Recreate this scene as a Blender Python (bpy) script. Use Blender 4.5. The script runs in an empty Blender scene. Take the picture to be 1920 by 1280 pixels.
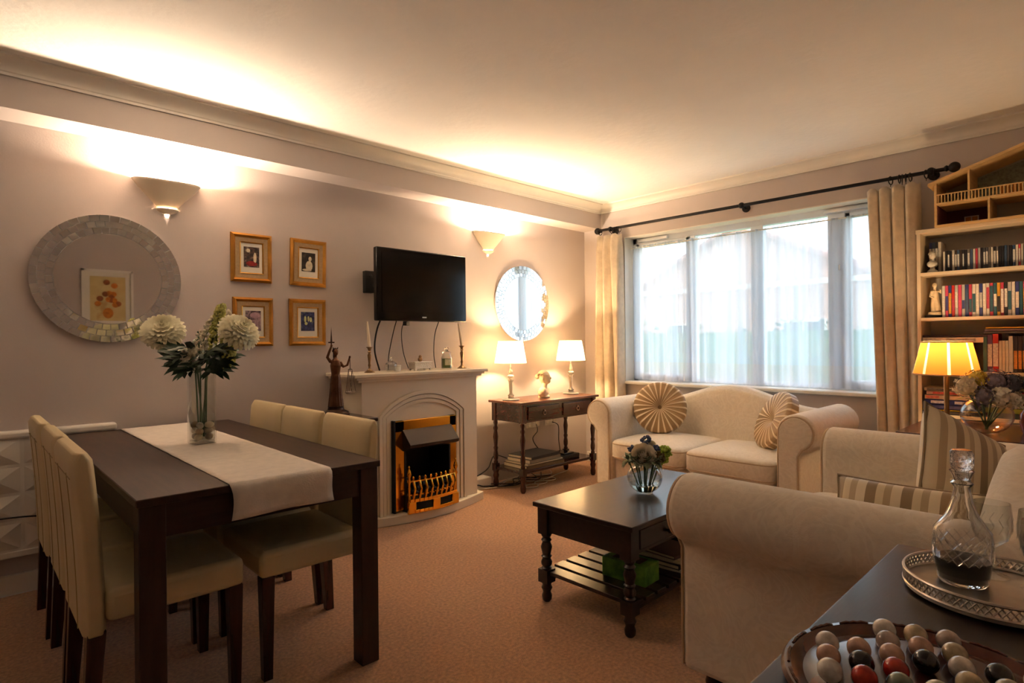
import bpy, bmesh, math, random
from math import sin, cos, pi, radians
from mathutils import Vector, Matrix, Euler
random.seed(7)
S = bpy.context.scene
COL = S.collection
# ------------------------------------------------------------------ camera
F_PX, YAW, PITCH, ROLL, CAM_H = 1088.0, radians(46.327), radians(0.02), radians(-0.547), 1.2
cd = bpy.data.cameras.new('camera'); cam = bpy.data.objects.new('camera', cd); COL.objects.link(cam)
cd.sensor_width = 36; cd.lens = F_PX / 1920 * 36; cd.clip_start = 0.02; cd.clip_end = 200
fw = Vector((cos(YAW)*cos(PITCH), sin(YAW)*cos(PITCH), sin(PITCH)))
rt = Vector((sin(YAW), -cos(YAW), 0)); up = rt.cross(fw)
r2 = cos(ROLL)*rt + sin(ROLL)*up; u2 = -sin(ROLL)*rt + cos(ROLL)*up
mw = Matrix((r2, u2, -fw)).transposed().to_4x4(); mw.translation = (0, 0, CAM_H)
cam.matrix_world = mw
S.camera = cam
# ------------------------------------------------------------------ view, sky, window light
vs = S.view_settings
vs.view_transform = 'Standard'; vs.look = 'None'; vs.gamma = 1; vs.use_curve_mapping = False
vs.exposure = 1.8
SKY = 2.0
WARM = (1.0, 0.78, 0.56)
LAMPC = (1.0, 0.70, 0.38)
SCONCE_W, LAMP_W, LAMP3_W = 27, 14, 7
w = bpy.data.worlds.new('world'); S.world = w; w.use_nodes = True
bg = w.node_tree.nodes['Background']; bg.inputs[0].default_value = (0.80, 0.90, 1.0, 1); bg.inputs[1].default_value = SKY
pd = bpy.data.lights.new('window_portal', 'AREA'); pd.shape = 'RECTANGLE'; pd.size = 2.1; pd.size_y = 1.4
pd.cycles.is_portal = True
po = bpy.data.objects.new('window_portal', pd); COL.objects.link(po)
po.location = (4.85, 2.15, 1.5); po.rotation_euler = (0, radians(90), 0)

# ------------------------------------------------------------------ materials
def lin(c):
    return tuple(((x/255)/12.92 if x/255 <= .04045 else ((x/255+.055)/1.055)**2.4) for x in c)
MATS = {}
def M(name, col, rough=.5, metal=0, var=.08, ns=6, bump=0, bs=40, stretch=(1,1,1), coat=0, spec=.5, sheen=0, trans=0, ior=1.45, emit=0, col2=None, detail=4):
    if name in MATS: return MATS[name]
    m = bpy.data.materials.new(name); m.use_nodes = True; nt = m.node_tree; N = nt.nodes; L = nt.links
    p = N['Principled BSDF']; c = lin(col)
    p.inputs['Roughness'].default_value = rough; p.inputs['Metallic'].default_value = metal
    p.inputs['Coat Weight'].default_value = coat; p.inputs['Specular IOR Level'].default_value = spec
    p.inputs['Coat Roughness'].default_value = .15
    p.inputs['Sheen Weight'].default_value = sheen; p.inputs['Transmission Weight'].default_value = trans; p.inputs['IOR'].default_value = ior
    tc = N.new('ShaderNodeTexCoord'); mp = N.new('ShaderNodeMapping'); mp.inputs['Scale'].default_value = stretch
    L.new(tc.outputs['Object'], mp.inputs['Vector'])
    n = N.new('ShaderNodeTexNoise'); n.inputs['Scale'].default_value = ns; n.inputs['Detail'].default_value = detail
    L.new(mp.outputs[0], n.inputs['Vector'])
    r = N.new('ShaderNodeValToRGB'); r.color_ramp.elements[0].position = .3; r.color_ramp.elements[1].position = .7
    a = tuple(x*(1-var) for x in c); b = lin(col2) if col2 else tuple(min(1, x*(1+var)) for x in c)
    r.color_ramp.elements[0].color = (*a, 1); r.color_ramp.elements[1].color = (*b, 1)
    L.new(n.outputs['Fac'], r.inputs['Fac']); L.new(r.outputs['Color'], p.inputs['Base Color'])
    if emit:
        L.new(r.outputs['Color'], p.inputs['Emission Color']); p.inputs['Emission Strength'].default_value = emit
    if bump:
        n2 = N.new('ShaderNodeTexNoise'); n2.inputs['Scale'].default_value = bs; n2.inputs['Detail'].default_value = 3
        L.new(mp.outputs[0], n2.inputs['Vector'])
        bp = N.new('ShaderNodeBump'); bp.inputs['Strength'].default_value = bump; bp.inputs['Distance'].default_value = .01
        L.new(n2.outputs['Fac'], bp.inputs['Height']); L.new(bp.outputs[0], p.inputs['Normal'])
    MATS[name] = m
    return m
def raw(name):
    m = bpy.data.materials.new(name); m.use_nodes = True
    nt = m.node_tree; nt.nodes.remove(nt.nodes['Principled BSDF']); MATS[name] = m
    return m, nt, nt.nodes, nt.links, nt.nodes['Material Output']
def thin_glass(name, tint=(1,1,1), refl=1.0):
    m, nt, N, L, out = raw(name)
    t = N.new('ShaderNodeBsdfTransparent'); t.inputs[0].default_value = (*tint, 1)
    g = N.new('ShaderNodeBsdfGlossy'); g.inputs['Roughness'].default_value = .02
    f = N.new('ShaderNodeLayerWeight'); f.inputs[0].default_value = .5
    pw = N.new('ShaderNodeMath'); pw.operation = 'POWER'; pw.inputs[1].default_value = 2.2; L.new(f.outputs['Facing'], pw.inputs[0])
    mu = N.new('ShaderNodeMath'); mu.operation = 'MULTIPLY_ADD'; mu.inputs[1].default_value = .75*refl; mu.inputs[2].default_value = .045*refl; L.new(pw.outputs[0], mu.inputs[0])
    mx = N.new('ShaderNodeMixShader'); L.new(mu.outputs[0], mx.inputs[0]); L.new(t.outputs[0], mx.inputs[1]); L.new(g.outputs[0], mx.inputs[2]); L.new(mx.outputs[0], out.inputs[0])
    return m
def cloth_trans(name, col, transp, transl, col_t=None, bump=0):
    # sheer or lampshade cloth: part see-through, part translucent, rest diffuse
    m, nt, N, L, out = raw(name)
    c = lin(col); ct = lin(col_t) if col_t else c
    d = N.new('ShaderNodeBsdfDiffuse'); d.inputs[0].default_value = (*c, 1)
    tl = N.new('ShaderNodeBsdfTranslucent'); tl.inputs[0].default_value = (*ct, 1)
    m1 = N.new('ShaderNodeMixShader'); m1.inputs[0].default_value = transl; L.new(d.outputs[0], m1.inputs[1]); L.new(tl.outputs[0], m1.inputs[2])
    tp = N.new('ShaderNodeBsdfTransparent')
    m2 = N.new('ShaderNodeMixShader'); m2.inputs[0].default_value = transp
    tc = N.new('ShaderNodeTexCoord'); n = N.new('ShaderNodeTexNoise'); n.inputs['Scale'].default_value = 9
    mp = N.new('ShaderNodeMapping'); mp.inputs['Scale'].default_value = (1, 1.9, .06); L.new(tc.outputs['Object'], mp.inputs[0]); L.new(mp.outputs[0], n.inputs['Vector'])
    mm = N.new('ShaderNodeMapRange'); mm.inputs['From Min'].default_value = .3; mm.inputs['From Max'].default_value = .7; mm.inputs['To Min'].default_value = transp*.35; mm.inputs['To Max'].default_value = min(1, transp*1.65); L.new(n.outputs['Fac'], mm.inputs[0])
    if transp > 0: L.new(mm.outputs[0], m2.inputs[0])
    L.new(m1.outputs[0], m2.inputs[1]); L.new(tp.outputs[0], m2.inputs[2]); L.new(m2.outputs[0], out.inputs[0])
    return m
def wood(name, col, rough=.3, var=.35, coat=.3, axis=0, ns=5):
    st = [9, 9, 9]; st[axis] = .8
    return M(name, col, rough, var=var, ns=ns, stretch=tuple(st), coat=coat, bump=.03, bs=30)

wall_m = M('wall_paint', (196,184,178), .85, var=.03, ns=2, bump=.05, bs=120)
ceil_m = M('ceiling_artex', (246,242,236), .9, var=.02, ns=3, bump=.25, bs=22)
white_m = M('white_paint', (228,222,212), .45, var=.03)
carpet_m = M('carpet', (190,142,104), .95, var=.30, ns=75, bump=.7, bs=260, sheen=.3)
dwood = wood('dark_wood', (52,30,21), .42, coat=.08)
dwood_y = wood('dark_wood_lengthwise', (54,33,22), .46, coat=.05, axis=1)
mahog = wood('mahogany', (58,26,20), .25)
mahog_z = wood('mahogany_upright', (58,26,20), .25, axis=2)
dwood_z = wood('dark_wood_upright', (52,30,21), .42, coat=.08, axis=2)
black_wood = wood('espresso_wood', (36,22,20), .36, coat=.25)
leather = M('cream_leather', (218,200,158), .38, var=.06, ns=4, bump=.06, bs=160)
leather_seam = M('leather_seam', (176,154,108), .5)
cream_m = M('cream_surround', (222,210,190), .5, var=.02)
brass = M('brass', (225,165,62), .16, 1, var=.12, ns=5)
antique = M('antique_brass', (150,120,88), .3, 1, var=.2, ns=30)
silver = M('silver', (214,206,196), .36, 1, var=.1, ns=30)
black_m = M('black_matt', (18,17,17), .6)
black_gl = M('black_gloss', (10,10,12), .08, var=.02)
screen_m = M('tv_screen', (8,9,12), .12, var=.02)
iron = M('black_iron', (34,30,30), .45, .6)
gold = M('gold_frame', (205,150,70), .32, 1, var=.18, ns=12)
linen_m = M('frame_slip', (178,150,110), .8, var=.1, ns=80)
mat_m = M('mount_board', (228,222,208), .9, var=.01)
mirror_m = M('mirror_glass', (235,238,238), .02, 1, var=0)
tile_m = M('mirror_tile', (232,236,238), .05, 1, var=.06, ns=14)
plaster = M('plaster_shade', (232,218,196), .8, var=.02)
net_m = cloth_trans('net_curtain', (204,212,226), .20, .55)
hem_m = cloth_trans('net_hem', (206,208,216), .18, .5)
shade_m = cloth_trans('lampshade_cream', (250,240,218), 0, .6, (255,244,222))
shade2_m = cloth_trans('lampshade_gold', (206,148,82), 0, .28, (230,140,60))
shade2w_m = cloth_trans('lampshade_gold_pale', (240,226,200), 0, .45, (255,232,190))
curt_m = M('curtain_velvet', (205,188,164), .9, var=.1, ns=20, bump=.15, bs=60, sheen=.4)
glass_pane = thin_glass('window_glass', (.96,.98,.98), .6)
glass_m = thin_glass('clear_glass', (.95,.96,.95), 1.0)
crystal = M('cut_crystal', (250,250,250), .03, trans=1, ior=1.5, var=0, bump=0)
cry_cut = M('cut_crystal_facets', (250,250,250), .06, trans=1, ior=1.5, var=0, bump=.9, bs=70)
water_m = M('vase_water', (235,240,232), .02, trans=1, ior=1.33, var=0)
cord_m = M('black_cable', (16,15,15), .5)
wcord_m = M('white_cable', (220,214,205), .5)
leaf_m = M('leaf_dark_green', (34,62,34), .5, var=.35, ns=20)
leaf2_m = M('leaf_green', (66,104,44), .5, var=.3, ns=20)
stem_m = M('stem_green', (66,96,58), .5, var=.2)
petal_m = M('petal_ivory', (244,238,206), .6, var=.06, ns=20)
def fabric():
    m = M('damask_fabric', (230,217,198), .9, var=.05, ns=60, sheen=.5, bump=.12, bs=250)
    nt = m.node_tree; N = nt.nodes; L = nt.links; p = N['Principled BSDF']
    tc = N.new('ShaderNodeTexCoord')
    n1 = N.new('ShaderNodeTexNoise'); n1.inputs['Scale'].default_value = 5.5; n1.inputs['Detail'].default_value = 1.5; n1.inputs['Distortion'].default_value = 2.2; L.new(tc.outputs['Object'], n1.inputs['Vector'])
    m1 = N.new('ShaderNodeMath'); m1.operation = 'MULTIPLY'; m1.inputs[1].default_value = 7; L.new(n1.outputs['Fac'], m1.inputs[0])
    fr1 = N.new('ShaderNodeMath'); fr1.operation = 'FRACT'; L.new(m1.outputs[0], fr1.inputs[0])
    c = N.new('ShaderNodeValToRGB'); c.color_ramp.elements[0].position = .55; c.color_ramp.elements[1].position = .68; L.new(fr1.outputs[0], c.inputs[0])
    cs = N.new('ShaderNodeMath'); cs.operation = 'MULTIPLY'; cs.inputs[1].default_value = .5; L.new(c.outputs[0], cs.inputs[0])
    mx = N.new('ShaderNodeMixRGB'); L.new(cs.outputs[0], mx.inputs[0])
    old = p.inputs['Base Color'].links[0].from_socket
    L.new(old, mx.inputs[1]); mx.inputs[2].default_value = (*lin((240,229,212)), 1); L.new(mx.outputs[0], p.inputs['Base Color'])
    return m
damask = fabric()
piping_m = M('piping', (200,176,146), .9)

# ------------------------------------------------------------------ mesh builder
class B:
    def __init__(s): s.v = []; s.f = []; s.m = []
    def add(s, vs, fs, mi=0, T=None):
        o = len(s.v)
        s.v += [tuple(T @ Vector(q)) if T else tuple(q) for q in vs]
        s.f += [tuple(i+o for i in f) for f in fs]; s.m += [mi]*len(fs); return s
    def box(s, x0, x1, y0, y1, z0, z1, mi=0, T=None):
        v = [(x, y, z) for x in (x0, x1) for y in (y0, y1) for z in (z0, z1)]
        return s.add(v, [(0,1,3,2),(4,6,7,5),(0,4,5,1),(2,3,7,6),(0,2,6,4),(1,5,7,3)], mi, T)
    def taper(s, cx, cy, z0, z1, a0, a1, dx=0, dy=0, mi=0, b0=None, b1=None):
        b0 = b0 or a0; b1 = b1 or a1      # square post, half sizes a0 at z0 (offset dx,dy), a1 at z1
        v = [(cx+dx+i*a0, cy+dy+j*b0, z0) for i, j in ((-1,-1),(1,-1),(1,1),(-1,1))] + [(cx+i*a1, cy+j*b1, z1) for i, j in ((-1,-1),(1,-1),(1,1),(-1,1))]
        return s.add(v, [(3,2,1,0),(4,5,6,7),(0,1,5,4),(1,2,6,5),(2,3,7,6),(3,0,4,7)], mi)
    def lathe(s, prof, c=(0,0,0), n=24, mi=0, T=None, a0=0, a1=2*pi, cap=True):
        full = abs(a1-a0-2*pi) < 1e-4; k = n if full else n+1
        vs = [(c[0]+r*cos(a0+(a1-a0)*j/n), c[1]+r*sin(a0+(a1-a0)*j/n), c[2]+z) for r, z in prof for j in range(k)]
        fs = []
        for i in range(len(prof)-1):
            for j in range(n):
                j2 = (j+1) % k
                fs.append((i*k+j, i*k+j2, (i+1)*k+j2, (i+1)*k+j))
        if cap and full:
            if prof[0][0] > 1e-5: fs.append(tuple(reversed(range(k))))
            if prof[-1][0] > 1e-5: fs.append(tuple((len(prof)-1)*k+j for j in range(k)))
        return s.add(vs, fs, mi, T)
    def tube(s, pts, r, n=8, mi=0, closed=False, T=None):
        P = [Vector(p) for p in pts]; k = len(P); vs = []; fs = []
        ref = None
        for i, p in enumerate(P):
            d = (P[(i+1) % k]-P[i-1]) if closed else (P[min(i+1, k-1)]-P[max(i-1, 0)])
            if d.length < 1e-9: d = Vector((0,0,1))
            d.normalize()
            if ref is None: ref = Vector((0,0,1)) if abs(d.z) < .9 else Vector((1,0,0))
            a = d.cross(ref); 
            if a.length < 1e-4: a = d.cross(Vector((.3,1,.2)))
            a.normalize(); b = a.cross(d).normalized(); ref = b
            rr = r[i] if isinstance(r, (list, tuple)) else r
            vs += [tuple(p+rr*(cos(2*pi*j/n)*a+sin(2*pi*j/n)*b)) for j in range(n)]
        for i in range(k if closed else k-1):
            i2 = (i+1) % k
            for j in range(n): fs.append((i*n+j, i*n+(j+1) % n, i2*n+(j+1) % n, i2*n+j))
        if not closed: fs += [tuple(reversed(range(n))), tuple((k-1)*n+j for j in range(n))]
        return s.add(vs, fs, mi, T)
    def sph(s, c, r, n=16, m=10, mi=0, T=None, bot=-pi/2, top=pi/2):
        r = (r, r, r) if isinstance(r, (int, float)) else r
        vs = []; fs = []
        for i in range(m+1):
            t = bot+(top-bot)*i/m
            for j in range(n):
                q = 2*pi*j/n; vs.append((c[0]+r[0]*cos(t)*cos(q), c[1]+r[1]*cos(t)*sin(q), c[2]+r[2]*sin(t)))
        for i in range(m):
            for j in range(n): fs.append((i*n+j, i*n+(j+1) % n, (i+1)*n+(j+1) % n, (i+1)*n+j))
        return s.add(vs, fs, mi, T)
    def prism(s, poly, a, b, axis='x', mi=0, T=None):
        n = len(poly)
        def mk(u, v, w): return (w, u, v) if axis == 'x' else ((u, w, v) if axis == 'y' else (u, v, w))
        vs = [mk(u, v, a) for u, v in poly]+[mk(u, v, b) for u, v in poly]
        fs = [tuple(range(n)), tuple(reversed(range(n, 2*n)))]+[(i, n+i, n+(i+1) % n, (i+1) % n) for i in range(n)]
        return s.add(vs, fs, mi, T)
    def grid(s, fn, nu, nv, mi=0, T=None, wrap=False):
        vs = [tuple(fn(i/nu, j/nv)) for i in range(nu+1) for j in range(nv+1)]
        fs = [(i*(nv+1)+j, (i+1)*(nv+1)+j, (i+1)*(nv+1)+j+1, i*(nv+1)+j+1) for i in range(nu) for j in range(nv)]
        return s.add(vs, fs, mi, T)
    def petal(s, base, tip, wid, nrm, bend=0, mi=0):
        # blunt, rounded petal
        b = Vector(base); t = Vector(tip); d = t-b; sd = d.cross(Vector(nrm)).normalized()*wid; nn = sd.cross(d).normalized()*bend*d.length
        m1 = b+d*.4+nn*.5; m2 = b+d*.8+nn
        v = [b-sd*.3, b+sd*.3, m1-sd*.8, m1-nn*.3, m1+sd*.8, m2-sd, m2-nn*.3, m2+sd, t-sd*.45, t+sd*.45]
        return s.add([tuple(q) for q in v], [(0,1,3),(0,3,2),(1,4,3),(2,3,6,5),(3,4,7,6),(5,6,8),(6,9,8),(6,7,9)], mi)
    def leaf(s, base, tip, wid, nrm=(0,0,1), bend=0, mi=0):
        b = Vector(base); t = Vector(tip); d = t-b; n = Vector(nrm); sd = d.cross(n)
        if sd.length < 1e-6: sd = d.cross(Vector((1,.3,.2)))
        sd = sd.normalized()*wid; nn = sd.cross(d).normalized()*bend*d.length
        m1 = b+d*.35+nn*.6; m2 = b+d*.7+nn*.8
        v = [b, m1-sd*.9, m1-nn*.15, m1+sd*.9, m2-sd*.7, m2-nn*.12, m2+sd*.7, t]
        return s.add([tuple(q) for q in v], [(0,1,2),(0,2,3),(1,4,5,2),(2,5,6,3),(4,7,5),(5,7,6)], mi)
    def obj(s, name, mats, parent=None, smooth=40, bevel=0, seg=2, sub=0, loc=None, rot=None, solid=0, remesh=0, weld=False):
        me = bpy.data.meshes.new(name); me.from_pydata(s.v, [], s.f); mats = mats if isinstance(mats, (list, tuple)) else [mats]
        for m in mats: me.materials.append(m)
        for p, mi in zip(me.polygons, s.m): p.material_index = mi
        bm = bmesh.new(); bm.from_mesh(me)
        if weld: bmesh.ops.remove_doubles(bm, verts=bm.verts, dist=1e-5)
        bmesh.ops.recalc_face_normals(bm, faces=bm.faces)
        if smooth:
            for f in bm.faces: f.smooth = True
            for e in bm.edges:
                e.smooth = e.calc_face_angle(0) < radians(smooth)
        bm.to_mesh(me); bm.free()
        o = bpy.data.objects.new(name, me); COL.objects.link(o)
        if parent: o.parent = parent
        if loc: o.location = loc
        if rot: o.rotation_euler = rot
        if solid: md = o.modifiers.new('solid', 'SOLIDIFY'); md.thickness = solid; md.offset = 0
        if bevel: md = o.modifiers.new('bevel', 'BEVEL'); md.width = bevel; md.segments = seg; md.limit_method = 'ANGLE'; md.angle_limit = radians(35)
        if remesh:
            md = o.modifiers.new('remesh', 'REMESH'); md.mode = 'VOXEL'; md.voxel_size = remesh; md.use_smooth_shade = True
            md = o.modifiers.new('smooth', 'SMOOTH'); md.iterations = 4; md.factor = .5
        if sub: md = o.modifiers.new('sub', 'SUBSURF'); md.levels = sub; md.render_levels = sub
        return o
def T(o, label=None, cat=None, group=None, kind=None):
    if label: o['label'] = label
    if cat: o['category'] = cat
    if group: o['group'] = group
    if kind: o['kind'] = kind
    return o
def E(name, loc, label, cat, rz=0, group=None):
    o = bpy.data.objects.new(name, None); COL.objects.link(o); o.location = loc; o.rotation_euler = (0, 0, rz); o.empty_display_size = .05
    return T(o, label, cat, group)
def dup(root, loc, rz=None, label=None):
    r = root.copy(); COL.objects.link(r); r.location = loc
    if rz is not None: r.rotation_euler = (0, 0, rz)
    if label: r['label'] = label
    for ch in list(root.children):
        c = ch.copy(); COL.objects.link(c); c.parent = r
        for g in list(ch.children):
            d = g.copy(); COL.objects.link(d); d.parent = c
    return r
def ORD(i): return ['first','second','third','fourth','fifth','sixth','seventh','eighth','ninth','tenth','eleventh','twelfth','thirteenth','fourteenth','fifteenth','sixteenth','seventeenth','eighteenth','nineteenth','twentieth'][i] if i < 20 else ('twenty-'+ORD(i-20) if i < 29 else ('thirtieth' if i == 29 else ('thirty-'+ORD(i-30) if i < 39 else ('fortieth' if i == 39 else ('forty-'+ORD(i-40) if i < 49 else ('fiftieth' if i == 49 else 'fifty-'+ORD(i-50)))))))
def point(name, loc, watts, col=WARM, r=.03, parent=None):
    l = bpy.data.lights.new(name, 'POINT'); l.energy = watts; l.color = col; l.shadow_soft_size = r
    o = bpy.data.objects.new(name, l); COL.objects.link(o); o.location = loc
    if parent: o.parent = parent
    return o
def st(name, b, mat, **k): return T(b.obj(name, mat, **k), kind='structure')

# ------------------------------------------------------------------ room shell
WL, WX, WR, WB, CH = 3.71, 4.56, -0.4, -0.95, 2.505      # wall planes and ceiling height
st('floor', B().box(WB, WX+.3, WR, WL+.1, -.05, 0), carpet_m)
st('ceiling', B().box(WB, WX+.3, WR, WL+.1, CH, CH+.05), ceil_m)
st('wall_left', B().box(WB, WX+.3, WL, WL+.1, 0, CH), wall_m)
st('wall_right', B().box(WB, WX+.3, WR-.1, WR, 0, CH), wall_m)
st('wall_back', B().box(WB-.1, WB, WR, WL, 0, CH), wall_m)
WY0, WY1, WZ0, WZ1 = 0.97, 3.23, .80, 2.175               # window opening
b = B(); D = WX+.28
b.box(WX, D, WY1, WL, 0, CH).box(WX, D, WR, WY0, 0, CH).box(WX, D, WY0, WY1, 0, WZ0).box(WX, D, WY0, WY1, WZ1, CH)
st('wall_window', b, wall_m)
st('wall_beam', B().box(WB, WX, 3.5, WL, 2.29, CH), wall_m)
def cove(name, p0, p1, nrm):
    # quarter-hollow coving between wall and ceiling
    prof = [(0, CH), (0, 2.435), (.012, 2.435), (.012, 2.447)]
    for i in range(7):
        a = i/6*pi/2; prof.append((.018+.075*(1-cos(a)), 2.452+.042*sin(a)))
    prof += [(.1, 2.497), (.1, CH)]
    b = B(); n = Vector(nrm); P0 = Vector(p0); P1 = Vector(p1)
    vs = [tuple(P+n*u)[:2]+(z,) for P in (P0, P1) for u, z in prof]; k = len(prof)
    fs = [(i, i+1, k+i+1, k+i) for i in range(k-1)]+[tuple(range(k)), tuple(range(k, 2*k))]
    b.add(vs, fs); return st(name, b, white_m, smooth=30)
cove('trim_1', (WB, 3.5, 0), (WX, 3.5, 0), (0, -1, 0))
cove('trim_2', (WX, WR, 0), (WX, 3.5, 0), (-1, 0, 0))
cove('trim_3', (WB, WR, 0), (WX, WR, 0), (0, 1, 0))
def skirt(name, x0, x1, y0, y1, dx, dy):
    b = B(); b.box(x0, x1, y0, y1, 0, .10)
    st(name, b, white_m, bevel=.006)
skirt('baseboard_left', WB, 1.86, WL-.018, WL, 0, 0)
skirt('baseboard_window', WX-.018, WX, WR, WL-.02, 0, 0)
skirt('baseboard_right', WB, WX-.02, WR, WR+.018, 0, 0)
T(B().box(2.86, 3.19, 3.60, WL-.001, 0, .085).obj('wall_plinth', white_m, bevel=.006), 'low white boxed plinth beside the fireplace hearth', 'plinth', kind='structure')

# ------------------------------------------------------------------ window, sill, net curtain
fr = M('upvc_white', (236,238,240), .35, var=.01)
win = bpy.data.objects.new('window_1', None); COL.objects.link(win); T(win, kind='structure')
FX0, FX1 = 4.70, 4.76
b = B(); b.box(FX0, FX1, WY0, WY0+.05, WZ0, WZ1).box(FX0, FX1, WY1-.05, WY1, WZ0, WZ1).box(FX0, FX1, WY0, WY1, WZ0, WZ0+.06).box(FX0, FX1, WY0, WY1, WZ1-.06, WZ1)
b.obj('window_frame', fr, win, bevel=.005)
mull = [(2.60, .05), (2.03, .10), (1.44, .12)]
for y, wd in mull: B().box(FX0-.005, FX1, y-wd/2, y+wd/2, WZ0+.05, WZ1-.05).obj('mullion', fr, win, bevel=.005)
edges = [WY0+.05]+sum([[y-wd/2, y+wd/2] for y, wd in reversed(mull)], [])+[WY1-.05]
for i in range(0, 8, 2):
    y0, y1 = edges[i], edges[i+1]
    B().box(FX0+.028, FX0+.034, y0, y1, WZ0+.06, WZ1-.06).obj('pane', glass_pane, win, smooth=0)
    if i in (0, 6):
        s_ = B(); z0, z1 = WZ0+.06, WZ1-.06
        for a in ((y0, y0+.035, z0, z1), (y1-.035, y1, z0, z1), (y0, y1, z0, z0+.035), (y0, y1, z1-.035, z1)): s_.box(FX0-.012, FX0+.045, *a)
        s_.obj('sash', fr, win, bevel=.004)
B().box(FX0-.03, FX0-.012, 1.405, 1.425, 1.62, 1.74).box(FX0-.05, FX0-.03, 1.405, 1.425, 1.70, 1.74).obj('window_handle', fr, win, bevel=.004)
for y in (1.36, 3.0): B().box(FX0-.025, FX0, y-.16, y+.16, WZ1-.045, WZ1-.02).obj('trickle_vent', fr, win, bevel=.004)
b = B().box(WX-.055, FX0, WY0-.04, WY1+.03, WZ0-.005, WZ0+.022)
st('trim_4', b, white_m, bevel=.008)
for nm, a in (('trim_5', (WX-.002, FX0, WY1-.008, WY1+.0, WZ0+.02, WZ1)), ('trim_6', (WX-.002, FX0, WY0, WY0+.008, WZ0+.02, WZ1)), ('trim_7', (WX-.002, FX0, WY0, WY1, WZ1-.008, WZ1))):
    st(nm, B().box(*a), white_m)
net = E('net_curtain', (4.645, 2.1, WZ0+.03), 'gathered sheer white net curtain hung across the whole window', 'net curtain')
NY0, NY1, NT = WY0+.02, WY1-.03, 2.085
def netf(z0, z1):
    def f(u, v):
        y = NY0+(NY1-NY0)*u; z = z0+(z1-z0)*v; t = (z-.83)/1.25
        a = .012*(1.15-.55*t)
        x = a*(sin(y*46+1.2*sin(y*5)+.8*sin(t*2+y*3))+.6*sin(y*83+2*sin(y*7)))+(.006*sin(y*190) if t > .95 else 0)
        sag = .012*sin(y*2.9)*(t)
        return (4.645+x, y, z+sag*.5)
    return f
def W(o, e): o.location = tuple(-Vector(e.location)); return o
hemz = 1.0
W(B().grid(netf(hemz, NT), 420, 14).obj('net_drop', net_m, net, smooth=180), net)
W(B().grid(netf(.835, hemz), 420, 4).obj('hem', hem_m, net, smooth=180), net)
W(B().tube([(4.645, NY0-.02, NT-.012), (4.645, NY1+.02, NT-.012)], .005, 6).obj('net_wire', white_m, net), net)

# ------------------------------------------------------------------ curtain pole, rings, curtains
pole = E('curtain_pole', (4.47, 2.05, 2.255), 'black iron curtain pole with ball finials above the window', 'curtain pole')
b = B().tube([(4.47, .72, 2.252), (4.47, 3.46, 2.258)], .0125, 12); W(b.obj('rod', iron, pole), pole)
for y in (.70, 3.47):
    W(B().sph((4.47, y, 2.255), .032, 16, 10).lathe([(.014, -.01), (.02, 0), (.014, .01)], (0,0,0), 12, T=Matrix.Translation((4.47, y+(.04 if y < 1 else -.04), 2.255)) @ Matrix.Rotation(pi/2, 4, 'X')).obj('finial', iron, pole), pole)
for y in (.82, 2.05, 3.32):
    W(B().tube([(4.47, y, 2.255), (WX-.005, y, 2.245)], .009, 8).sph((4.47, y, 2.255), .024, 12, 8).lathe([(.0, 0), (.032, 0), (.032, .012), (0, .014)], (0,0,0), 16, T=Matrix.Translation((WX-.001, y, 2.245)) @ Matrix.Rotation(-pi/2, 4, 'Y')).obj('bracket', iron, pole), pole)
def ring_at(y, k):
    b = B(); pts = [(4.47+.004*sin(k*3+a), y+.003*sin(a*2+k), 2.243+.026*sin(a)) if False else (4.47+.026*cos(a), y+.006*sin(k*5)*cos(a), 2.241+.026*sin(a)) for a in [2*pi*i/16 for i in range(16)]]
    b.tube(pts, .0035, 6, closed=True)
    b.tube([(4.47, y, 2.214), (4.47, y, 2.20)], .002, 5)
    return b
yr = [.80, .845, .93, .955, .975, .99, 1.04]; yl = [3.22, 3.245, 3.265, 3.285, 3.305, 3.44]
for i, y in enumerate(yr+yl):
    side = 'right-hand' if y < 2 else 'left-hand'
    o = ring_at(y, i).obj('curtain_ring', iron)
    T(o, 'black curtain ring %s from the window centre above the %s curtain' % (ORD(len(yr)-1-i if y < 2 else i-len(yr)), side), 'curtain ring', 'curtain rings on the pole')
def curtain(y0t, y1t, y0b, y1b, folds, z0, seed, label):
    rnd = random.Random(seed)
    ph = rnd.random()*6
    def f(u, v):
        t = v; z = z0+(2.205-z0)*v
        y0 = y0b+(y0t-y0b)*t**1.6; y1 = y1b+(y1t-y1b)*t**1.6
        y = y0+(y1-y0)*u
        amp = .046 if t < .93 else .046*(.6+.4*(1-t)/.07)
        x = 4.465+amp*sin(u*folds*2*pi+ph+.5*sin(3*t+u*4))+.012*sin(u*folds*4*pi+2*t)
        y += .012*cos(u*folds*2*pi+ph)*(1 if 0 < u < 1 else 0)
        return (x, y, z-(.010*(1-cos(u*folds*4*pi)) if v == 1 else 0))
    o = B().grid(f, int(folds*24), 30).obj('curtain', curt_m, smooth=180, solid=.006)
    T(o, label, 'curtain', 'lined curtains at the window'); return o
curtain(.882, 1.18, .895, 1.11, 4, .03, 3, 'long cream velvet curtain beside the tall bookcase')
curtain(3.215, 3.47, 3.19, 3.50, 3, .03, 8, 'long cream velvet curtain in the corner behind the console table')

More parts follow.
